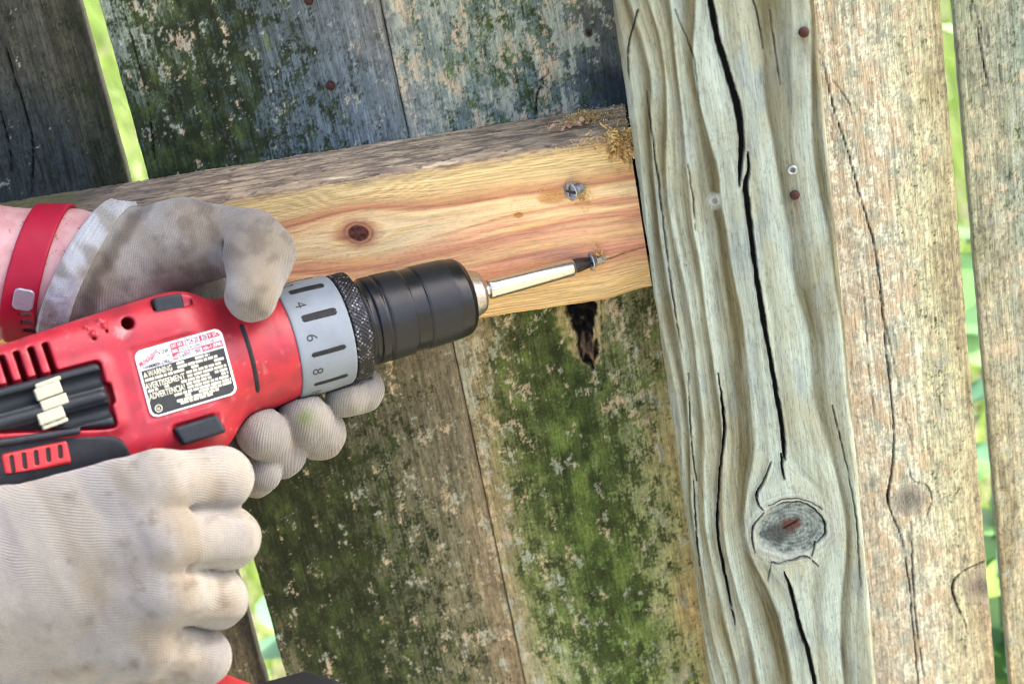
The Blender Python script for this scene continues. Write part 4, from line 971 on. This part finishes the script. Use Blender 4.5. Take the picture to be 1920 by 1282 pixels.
# left hand: palm behind the drill, thumb over the top, fingers coming up from underneath
LF = [[(548, 600, 10, 12.5), (640, 690, 10, 11), (676, 732, 30, 10.4), (648, 744, 42, 9.8)],
      [(492, 640, 15, 13), (560, 765, 14, 12), (600, 812, 33, 11.8), (570, 785, 56, 12.5)],
      [(440, 680, 20, 13), (490, 800, 22, 12), (526, 849, 44, 11.0), (493, 811, 68, 12.3)],
      [(390, 720, 22, 12), (452, 850, 30, 10.5), (480, 892, 48, 9.2), (494, 889, 60, 8.7)]]
LT = [(205, 505, 46, 27), (340, 455, 56, 19.5), (478, 468, 76, 16.4), (472, 556, 99, 11.8)]
WR = [(-900, 560, 120, 46), (-420, 535, 75, 38), (-60, 512, 46, 30.5), (130, 506, 44, 29.5)]
def arm_sdf(P):
    d = chain(P, WR, 12); return d
def left_sdf(P):
    palm = smin(cap(P, Q(*WR[3][:3]), Q(*LT[0][:3]), 31.0, LT[0][3]), cap(P, Q(-60, 512, 46), Q(*WR[3][:3]), 32, 31), 8)
    for f in LF: palm = smin(palm, cap(P, Q(230, 540, 34), Q(*f[0][:3]), 22, f[0][3] + .5), 12)
    palm = smin(palm, cap(P, Q(*LT[0][:3]), Q(*LT[1][:3]), LT[0][3], LT[1][3]), 12)
    palm = smin(palm, cap(P, Q(*LT[1][:3]), Q(452, 452, 62), LT[1][3], 15.5), 8)
    tip = smin(cap(P, Q(470, 452, 70), Q(486, 478, 80), 15.0, 15.2), cap(P, Q(486, 478, 80), Q(*LT[3][:3]), 15.0, 11.8), 6)
    fing = tip
    for f in LF: fing = smin(fing, chain(P, f, 5), 1.2)
    d = smin(palm, fing, 3.2)
    u = P @ CR - Q(300, 450, 50) @ CR; v = P @ CD - Q(300, 450, 50) @ CD
    d = d - .45 * n3(P, 9, 921) - .7 * n3(P, 30, 923)
    d = d - .5 * np.sin((u * .8 + v * .35) / 2.4 + 1.5 * fbm(u / 14, v / 14, 925, 2)) * sst(-8, -22, u) * .9
    d = smax(d, -smin(cap(P, Q(421, 530, 82), Q(425, 462, 80), 1.0, 2.0), cap(P, Q(425, 462, 80), Q(455, 436, 80), 2.0, .8), 2), 2.5)      # fold of the bent thumb
    return d
CUFN = nrm(CR * .90 + CD * .44 + CF * -.05)       # the cuff's opening faces back up the arm
CU0 = Q(150, 505, 44)
def cuffd(P): return (P - CU0) @ CUFN
DRILLR = lambda P: np.minimum(body_base(P), np.maximum(np.hypot(P[..., 1], P[..., 2]) - 27.5, np.abs(P[..., 0] + 145) - 20))
def clear_drill(P, d):
    D = (P / 1000 - TIP) @ DRM.T * 1000; return smax(d, -(DRILLR(D) - .25), 1.2)
def glove_final(P): return clear_drill(P, smax(left_sdf(P), -cuffd(P) - 2, 1.5))
def rib(P, period, amp): return amp * np.sin(2 * math.pi * P / period)

def glove_material(name):
    t = NT(name); a = t.attr('tint').outputs['Color']; k = t.attr('knit').outputs['Fac']; k2 = t.attr('knit_across').outputs['Fac']
    w = t.n('Math', _operation='SINE'); m = t.n('Math', _operation='MULTIPLY'); m.inputs[1].default_value = 2 * math.pi / 1.1; t.l(k, m.inputs[0]); t.l(m.outputs[0], w.inputs[0])
    w2 = t.n('Math', _operation='SINE'); m2 = t.n('Math', _operation='MULTIPLY'); m2.inputs[1].default_value = 2 * math.pi / .9; t.l(k2, m2.inputs[0]); t.l(m2.outputs[0], w2.inputs[0])
    s = t.n('Math', _operation='MULTIPLY_ADD'); s.inputs[1].default_value = .3; t.l(w2.outputs[0], s.inputs[0]); t.l(w.outputs[0], s.inputs[2])
    fz = t.noise(1400, t.coord(), 4, .7)
    s2 = t.n('Math', _operation='MULTIPLY_ADD'); s2.inputs[1].default_value = 2.2; t.l(fz, s2.inputs[0]); t.l(s.outputs[0], s2.inputs[2])
    c = t.mul(a, t.ramp(fz, [(.25, (.8, .8, .8)), (.7, (1.1, 1.1, 1.1))]))
    mr = t.n('MapRange'); mr.inputs[1].default_value = -1.4; mr.inputs[2].default_value = 1.4; mr.inputs[3].default_value = .9; mr.inputs[4].default_value = 1.03; t.l(s.outputs[0], mr.inputs[0])
    c = t.mul(c, mr.outputs[0]); t.l(c, t.b.inputs['Base Color']); t.b.inputs['Roughness'].default_value = .95
    t.b.inputs['Specular IOR Level'].default_value = .15; t.b.inputs['Sheen Weight'].default_value = .25; t.b.inputs['Sheen Roughness'].default_value = .5
    t.l(t.bump(s2.outputs[0], .5, .00026), t.b.inputs['Normal']); return t.m
M_GLOVE = glove_material('knit_glove')
def glove_tint(V, seed, dirt):
    u, v = V @ CR, V @ CD
    b = mixc(S(200, 194, 178, .44), S(184, 180, 172, .44), sst(-.3, .4, n3(V, 40, seed)))
    b = mixc(b, S(172, 156, 128, .42), sst(-.15, .5, n3(V, 24, seed + 2) + dirt(V)) * .62)
    b = mixc(b, S(118, 102, 82, .42), sst(.12, .7, fbm(u / 9, v / 9, seed + 4, 4) + dirt(V) * .8) * .5)
    return b * (1 + .08 * n3(V, 4, seed + 6))[:, None]
def near_q(V, px, py, n, r): return np.exp(-(np.linalg.norm(V - Q(px, py, n), axis=1) / r) ** 2)
def wavy(V, seed): return 1.6 * n3(V, 26, seed)

V, F = surface_nets(lambda P: clear_drill(P, right_sdf(P)), np.min([Q(-330, 800, 40), Q(-330, 1480, 40), Q(560, 800, 200)], 0) - [0, 60, 0], np.max([Q(560, 780, 40), Q(-330, 800, 200), Q(560, 1480, 40)], 0) + [0, 60, 0], 1.25)
print('right glove', len(V))
tint = glove_tint(V, 931, lambda V: .25 * near_q(V, 200, 900, 150, 40) + .3 * near_q(V, 300, 1060, 150, 30) - .2 + .45 * near_q(V, 340, 1275, 140, 30) - .3 * near_q(V, 60, 1000, 150, 40))
uR = V @ CR - Q(0, 1050, 140) @ CR; vR = V @ CD - Q(0, 1050, 140) @ CD
gl = link('work_glove', raw_mesh('work_glove', (V - PO) / 1000, F, tint, {'knit': vR + wavy(V, 941) * 2 - .0016 * (uR - 70) * np.abs(uR - 70), 'knit_across': uR + wavy(V, 943)}), M_GLOVE, person)
gl['label'] = 'off-white knit glove of the fist on the drill handle'

lo = np.min([Q(60, 340, 0), Q(60, 980, 0), Q(760, 340, 120), Q(760, 980, 0)], 0) - [0, 70, 0]; hi = np.max([Q(60, 340, 0), Q(760, 980, 0), Q(760, 340, 120)], 0) + [0, 70, 10]
V, F = surface_nets(glove_final, lo, hi, 1.25)
print('left glove', len(V))
tint = glove_tint(V, 951, lambda V: .1 + .5 * near_q(V, 400, 440, 70, 22) + .5 * near_q(V, 500, 450, 90, 14) + .35 * near_q(V, 480, 590, 110, 14) - .6 * near_q(V, 540, 820, 80, 45))
tint = mixc(tint, S(120, 134, 72), near_q(V, 572, 782, 68, 4.2) * .8); tint = mixc(tint, S(150, 158, 110), near_q(V, 668, 768, 45, 4) * .7)
tint = mixc(tint, S(104, 88, 66, .42), sst(6, 1, np.abs(cuffd(V) - 17 + 3 * n3(V, 9, 955))) * .7)
uL = V @ CR - Q(300, 450, 60) @ CR; vL = V @ CD - Q(300, 450, 60) @ CD
gl2 = link('work_glove', raw_mesh('work_glove', (V - PO) / 1000, F, tint, {'knit': uL * .95 + vL * .2 + wavy(V, 961), 'knit_across': vL - .1 * uL + wavy(V, 963)}), M_GLOVE, person)
gl2['label'] = 'stained knit glove with its thumb over the drill'
def cuff_sdf(P):
    c = cuffd(P); d = left_sdf(P) - 2.3 - .35 * np.sin(c * 3.2) - .5 * n3(P, 8, 965)
    return clear_drill(P, smax(smax(d, np.abs(c - 5) - 6.4, 2.4), -(left_sdf(P) + 3), .8))
V, F = surface_nets(cuff_sdf, np.min([Q(40, 330, 20), Q(60, 720, 20)], 0) - [0, 80, 0], np.max([Q(330, 330, 20), Q(330, 720, 20)], 0) + [0, 60, 20], .95)
cu = link('cuff', raw_mesh('cuff', (V - PO) / 1000, F, mixc(S(206, 210, 210, .6), S(176, 172, 160, .55), sst(-.1, .5, n3(V, 12, 967))), {'knit': cuffd(V) * 1.0, 'knit_across': V @ CD * .9}), M_GLOVE, gl2)

# bare arms
ts = NT('skin'); nzs = ts.noise(90, ts.coord(), 5); nz2 = ts.noise(800, ts.coord(), 3)
cs_ = ts.ramp(nzs, [(.25, tuple(S(206, 140, 138, .58))), (.5, tuple(S(224, 172, 168, .58))), (.75, tuple(S(234, 194, 186, .58)))])
spk = ts.ramp(ts.noise(420, ts.coord(), 2, .5), [(.66, (1, 1, 1)), (.72, (.5, .34, .26))]); cs_ = ts.mul(cs_, spk); ts.l(cs_, ts.b.inputs['Base Color']); ts.b.inputs['Roughness'].default_value = .5; ts.b.inputs['Subsurface Weight'].default_value = .25; ts.b.inputs['Subsurface Scale'].default_value = .004
ts.b.inputs['Subsurface Radius'].default_value = (1, .35, .25); ts.l(ts.bump(nz2, .3, .0003), ts.b.inputs['Normal'])
RW = [(-1500, 1500, 240, 50), (-950, 1260, 180, 46), (-560, 1150, 140, 38), (-190, 1110, 122, 28)]
LUP = [(-1500, 900, 260, 52), (-900, 560, 120, 46)]
for wl, nm in ((WR, 'bare left forearm with pink skin'), (RW, 'bare right forearm behind the handle')):
    pts = np.array([Q(*w[:3]) for w in wl]); fn = lambda P, wl=wl: chain(P, wl, 14) - .4 * n3(P, 20, 971)
    if wl is WR: fn = lambda P: smin(chain(P, WR, 14), chain(P, LUP, 14), 14) - .35 * n3(P, 18, 971)
    pp = pts if wl is RW else np.vstack([pts, Q(*LUP[0][:3])])
    V, F = surface_nets(fn, pp.min(0) - 60, pp.max(0) + 60, 3.0)
    fo = link('forearm', raw_mesh('forearm', (V - PO) / 1000, F), ts.m, person); fo['label'] = nm
# wristband with its clasp
BN = nrm(CR * .965 + CD * .245 + CF * .02); B0 = Q(72, 512, 46)
def band_sdf(P):
    c = (P - B0) @ BN; v = P @ CD - Q(60, 512, 46) @ CD
    w = 8.0 - 1.2 * sst(24, 27, v); d = arm_sdf(P) - .35 * n3(P, 18, 971)
    o = smax(np.abs(d - 1.1) - 1.15, np.abs(c) - w, .9)
    for k in range(4):
        q = Q(45, 588 + k * 15, 70); o = smax(o, -(np.maximum(np.abs((P - q) @ CR) - 2.7, np.abs((P - q) @ CD) - .75)), .4)
    return o
V, F = surface_nets(band_sdf, np.min([Q(0, 340, 0), Q(0, 700, 0)], 0) - [6, 70, 0], np.max([Q(165, 340, 40), Q(165, 700, 0)], 0) + [8, 50, 25], .8)
band = link('wristband', raw_mesh('wristband', (V - PO) / 1000, F), plain('red_silicone', S(182, 8, 50, .6), .5, 0, .3, .08, 80), person)
o, r = CAM * 1000, ray(44, 561); hp = sdf_hit(band_sdf, o, r, 700, 1300); hp = hp if hp else (Q(44, 561, 76), -CF)
nz_, ux = hp[1], nrm(BN - hp[1] * (BN @ hp[1])); uy = np.cross(nz_, ux)
def clasp_sdf(P): q = P - hp[0]; return rbox(np.stack([q @ ux, q @ uy, q @ nz_], -1), (0, 0, .2), (4.7, 5.3, 1.0), .9)
def clasp_out(P):
    q = P - hp[0]; L = np.stack([q @ ux, q @ uy, q @ nz_], -1); d2 = rbox(L * [1, 1, 0], (0, 0, 0), (4.8, 5.4, 3), 2.6); return smax(d2, np.abs(L[..., 2] - .3) - .75, .5)
V, F = surface_nets(clasp_out, hp[0] - 9, hp[0] + 9, .45)
link('clasp', raw_mesh('clasp', (V - PO) / 1000, F), plain('clasp_steel', S(176, 182, 188, .8), .35, .6, .5, .1, 300), band)

# ------------------------------------------------------------------ sawdust and shavings
M_DUST = plain('sawdust', S(232, 196, 128, .95), .9, 0, .1, .35, 900)
M_SHAV = plain('shaving', S(226, 180, 142, .9), .7, 0, .2, .2, 700)
def flakes(name, label, spots, mat):
    V, Fc = [], []
    for px, py, y, sx, sz, n, size, pile in spots:
        c = onY(px, py, y)
        for _ in range(n):
            a = RNG.normal(0, 1, 3); h = pile * math.exp(-(a[0] ** 2 + a[2] ** 2) * .6) * RNG.random()
            p = c + np.array([a[0] * sx, 0, a[2] * sz]) / 1000
            if y > -.03: p = np.array([c[0] + a[0] * sx / 1000, np.clip(c[1] + a[1] * sz / 1000, -.0365, -.0015), RZT / 1000 + (.3 + h) / 1000])
            else: p[1] -= (.1 + h) / 1000
            d = nrm(RNG.normal(0, 1, 3)); e = nrm(np.cross(d, RNG.normal(0, 1, 3))); L, W = size * RNG.uniform(.5, 1.8) / 1000, size * RNG.uniform(.15, .5) / 1000
            bend = nrm(np.cross(d, e)) * L * RNG.uniform(-.3, .3); b = len(V)
            V += [p - d * L - e * W, p - d * L + e * W, p + bend + e * W, p + bend - e * W, p + d * L + e * W * .7, p + d * L - e * W * .7]
            Fc += [(b, b + 1, b + 2, b + 3), (b + 3, b + 2, b + 4, b + 5)]
    o = link(name, raw_mesh(name, np.array(V), np.array(Fc)), mat, None, False); o['label'] = label; o['category'] = 'sawdust'; o['kind'] = 'stuff'; return o
flakes('sawdust', 'loose yellow sawdust heaped on the rail beside the post', [(1098, 224, -.012, 5, 4, 800, .55, 3.5), (1062, 236, -.014, 8, 5, 160, .5, .6), (1165, 235, -.02, 6, 8, 160, .7, .8), (1168, 272, -.039, 4.5, 4.5, 380, 1.5, 1.5), (1120, 262, -.039, 10, 2.5, 120, .8, .4),
       (1090, 368, -.039, 2.6, 3.4, 130, .7, .8), (1040, 362, -.039, 7, 2.6, 110, .6, .3), (1124, 478, -.039, 1.6, 3.2, 60, .8, .8)], M_DUST)
for px, py, L, rot in ((1052, 240, 13, .1), (1078, 250, 9, -.5), (1092, 244, 8, .9)):      # curled shavings
    c = onY(px, py, -.022); V = []; n = 22
    for i in range(n):
        t = i / (n - 1); x = (t - .5) * L; zz = 1.2 + 1.8 * math.sin(t * 7 + px) ** 2
        yv = 2.0 * math.sin(t * 5 + px)
        for w in (-1.6, 0, 1.6): V.append((x * math.cos(rot) - (yv + w) * math.sin(rot), x * math.sin(rot) + (yv + w) * math.cos(rot), zz + .5 * abs(w) * math.sin(t * 9)))
    sh = link('wood_shaving', raw_mesh('wood_shaving', np.array(V) / 1000, grid_faces(n, 3, False)), M_SHAV); sh.location = (c[0], c[1], RZT / 1000 + .0003)
    sh['label'] = {1052: 'longest of the curled pinkish wood shavings on the rail top', 1078: 'middle-sized curled wood shaving beside the sawdust heap', 1092: 'shortest curled wood shaving against the sawdust heap'}[px]; sh['category'] = 'shaving'; sh['group'] = 'shavings on the rail'

# ------------------------------------------------------------------ lawn and plants behind the fence
tg = NT('bare_ground'); tg.l(tg.ramp(tg.noise(3, tg.coord(), 6), [(.3, (.11, .10, .07)), (.6, (.19, .175, .12)), (.8, (.24, .22, .16))]), tg.b.inputs['Base Color']); tg.b.inputs['Roughness'].default_value = 1
g = np.linspace(-60, 60, 61); GX, GY = np.meshgrid(g, g, indexing='ij')
ground = link('ground', raw_mesh('ground', np.stack([GX, GY, .03 * fbm(GX / 3, GY / 3, 990) * (np.abs(GY) > 1)], -1).reshape(-1, 3), grid_faces(61, 61, False)), tg.m); ground['kind'] = 'structure'; ground['label'] = 'dry trodden ground under the fence'
def leaf_material(name, a, b, scale, trans=.35):
    t = NT(name); c = t.ramp(t.noise(scale, t.coord(), 3), [(.3, a), (.7, b)]); t.l(c, t.b.inputs['Base Color']); t.b.inputs['Roughness'].default_value = .5
    tr = t.n('BsdfTranslucent'); t.l(c, tr.inputs['Color']); mx = t.n('MixShader'); mx.inputs[0].default_value = trans
    out = [n for n in t.t.nodes if n.type == 'OUTPUT_MATERIAL'][0]; t.l(t.b.outputs[0], mx.inputs[1]); t.l(tr.outputs[0], mx.inputs[2]); t.l(mx.outputs[0], out.inputs[0]); return t.m
N = 60000
gx, gy = RNG.uniform(-2.2, 1.8, N), RNG.uniform(.1, 5.5, N); hgt = RNG.uniform(.04, .13, N); an = RNG.uniform(0, 6.283, N); ln = RNG.normal(0, .04, (N, 2)); wd = RNG.uniform(.002, .0045, N)
B = np.stack([gx, gy, np.zeros(N)], 1); W = np.stack([np.cos(an), np.sin(an), np.zeros(N)], 1) * wd[:, None]; M1 = B + np.stack([ln[:, 0] * .4, ln[:, 1] * .4, hgt * .6], 1); T1 = B + np.stack([ln[:, 0], ln[:, 1], hgt], 1)
V = np.stack([B - W, B + W, M1 + W * .8, M1 - W * .8, T1 + W * .15, T1 - W * .15], 1).reshape(-1, 3); k = np.arange(N)[:, None] * 6
F = np.concatenate([k + [0, 1, 2, 3], k + [3, 2, 4, 5]], 0)
gr = link('grass', raw_mesh('grass', V, F), leaf_material('grass_blades', (.10, .19, .03), (.24, .33, .07), 2.2, .4), None, False); gr['kind'] = 'stuff'; gr['label'] = 'short bright green grass growing along the fence'; gr['category'] = 'grass'
ML = [leaf_material('leaf_green', (.05, .16, .04), (.12, .28, .07), 6), leaf_material('leaf_bright', (.12, .26, .05), (.25, .40, .09), 5), leaf_material('leaf_blue', (.05, .16, .08), (.14, .27, .16), 6)]
MST = plain('stem', (.08, .13, .04), .7)
def plant(loc, n, h, spread, L, mat, label, seed):
    rg = np.random.default_rng(seed); root = thing('leafy_plant', label, 'plant', loc, 'plants growing behind the fence'); SV, SF = [], []
    LV, LFc = [], []
    for s_ in range(max(3, n // 9)):
        d = rg.normal(0, spread, 2); top = np.array([d[0], d[1], h * rg.uniform(.6, 1)]); b = len(SV)
        for t in np.linspace(0, 1, 6):
            c = top * [t ** 1.4, t ** 1.4, t]; r = .004 * (1 - .7 * t)
            for a in range(5): SV.append(c + [r * math.cos(a * 1.2566), r * math.sin(a * 1.2566), 0])
        SF.append(grid_faces(6, 5) + b)
        for q in range(9):
            t = .25 + .75 * q / 8; c = top * [t ** 1.4, t ** 1.4, t]; a = q * 2.4 + rg.uniform(0, 1); el = rg.uniform(-.2, .7)
            dr = np.array([math.cos(a) * math.cos(el), math.sin(a) * math.cos(el), math.sin(el)]); sd_ = nrm(np.cross(dr, [0, 0, 1])); l = L * rg.uniform(.6, 1.15); b = len(LV)
            for t2, w in ((0, .03), (.25, .3), (.5, .36), (.75, .22), (1, .01)):
                m = c + dr * l * t2 + np.array([0, 0, -l * .35 * t2 * t2])
                LV += [m - sd_ * l * w * .8, m - np.array([0, 0, .04 * l]), m + sd_ * l * w * .8]
            LFc.append(grid_faces(5, 3, False) + b)
    link('stem', raw_mesh('stem', np.array(SV), np.concatenate(SF)), MST, root); link('foliage', raw_mesh('foliage', np.array(LV), np.concatenate(LFc)), mat, root)
for i, (px, py, dist, h, L, m, lb) in enumerate([(1775, 90, .5, .9, .10, 0, 'tall dark green plant seen beside the mossy top of the end picket'), (1795, 330, .42, .8, .11, 0, 'dark green plant seen between the tan picket and the end picket, level with the nails'),
        (1815, 560, .4, .8, .09, 2, 'bluish green plant behind the tan picket, level with the drill'), (1838, 800, .38, .75, .08, 0, 'green plant behind the tan picket, just over its round knot'), (1862, 1080, .36, .65, .08, 1, 'bright green plant behind the knot on the edge of the tan picket'),
        (468, 1000, .5, .7, .09, 2, 'bluish green plant beyond the gap by the fist'), (510, 1220, .4, .6, .09, 1, 'bright green plant beyond the gap under the fist')]):
    r = ray(px, py); t = (dist - CAM[1]) / r[1]; p = CAM + r * t
    plant((p[0], p[1], 0), 72, max(h, p[2] + .12), .11, L, ML[m], lb, 50 + i)
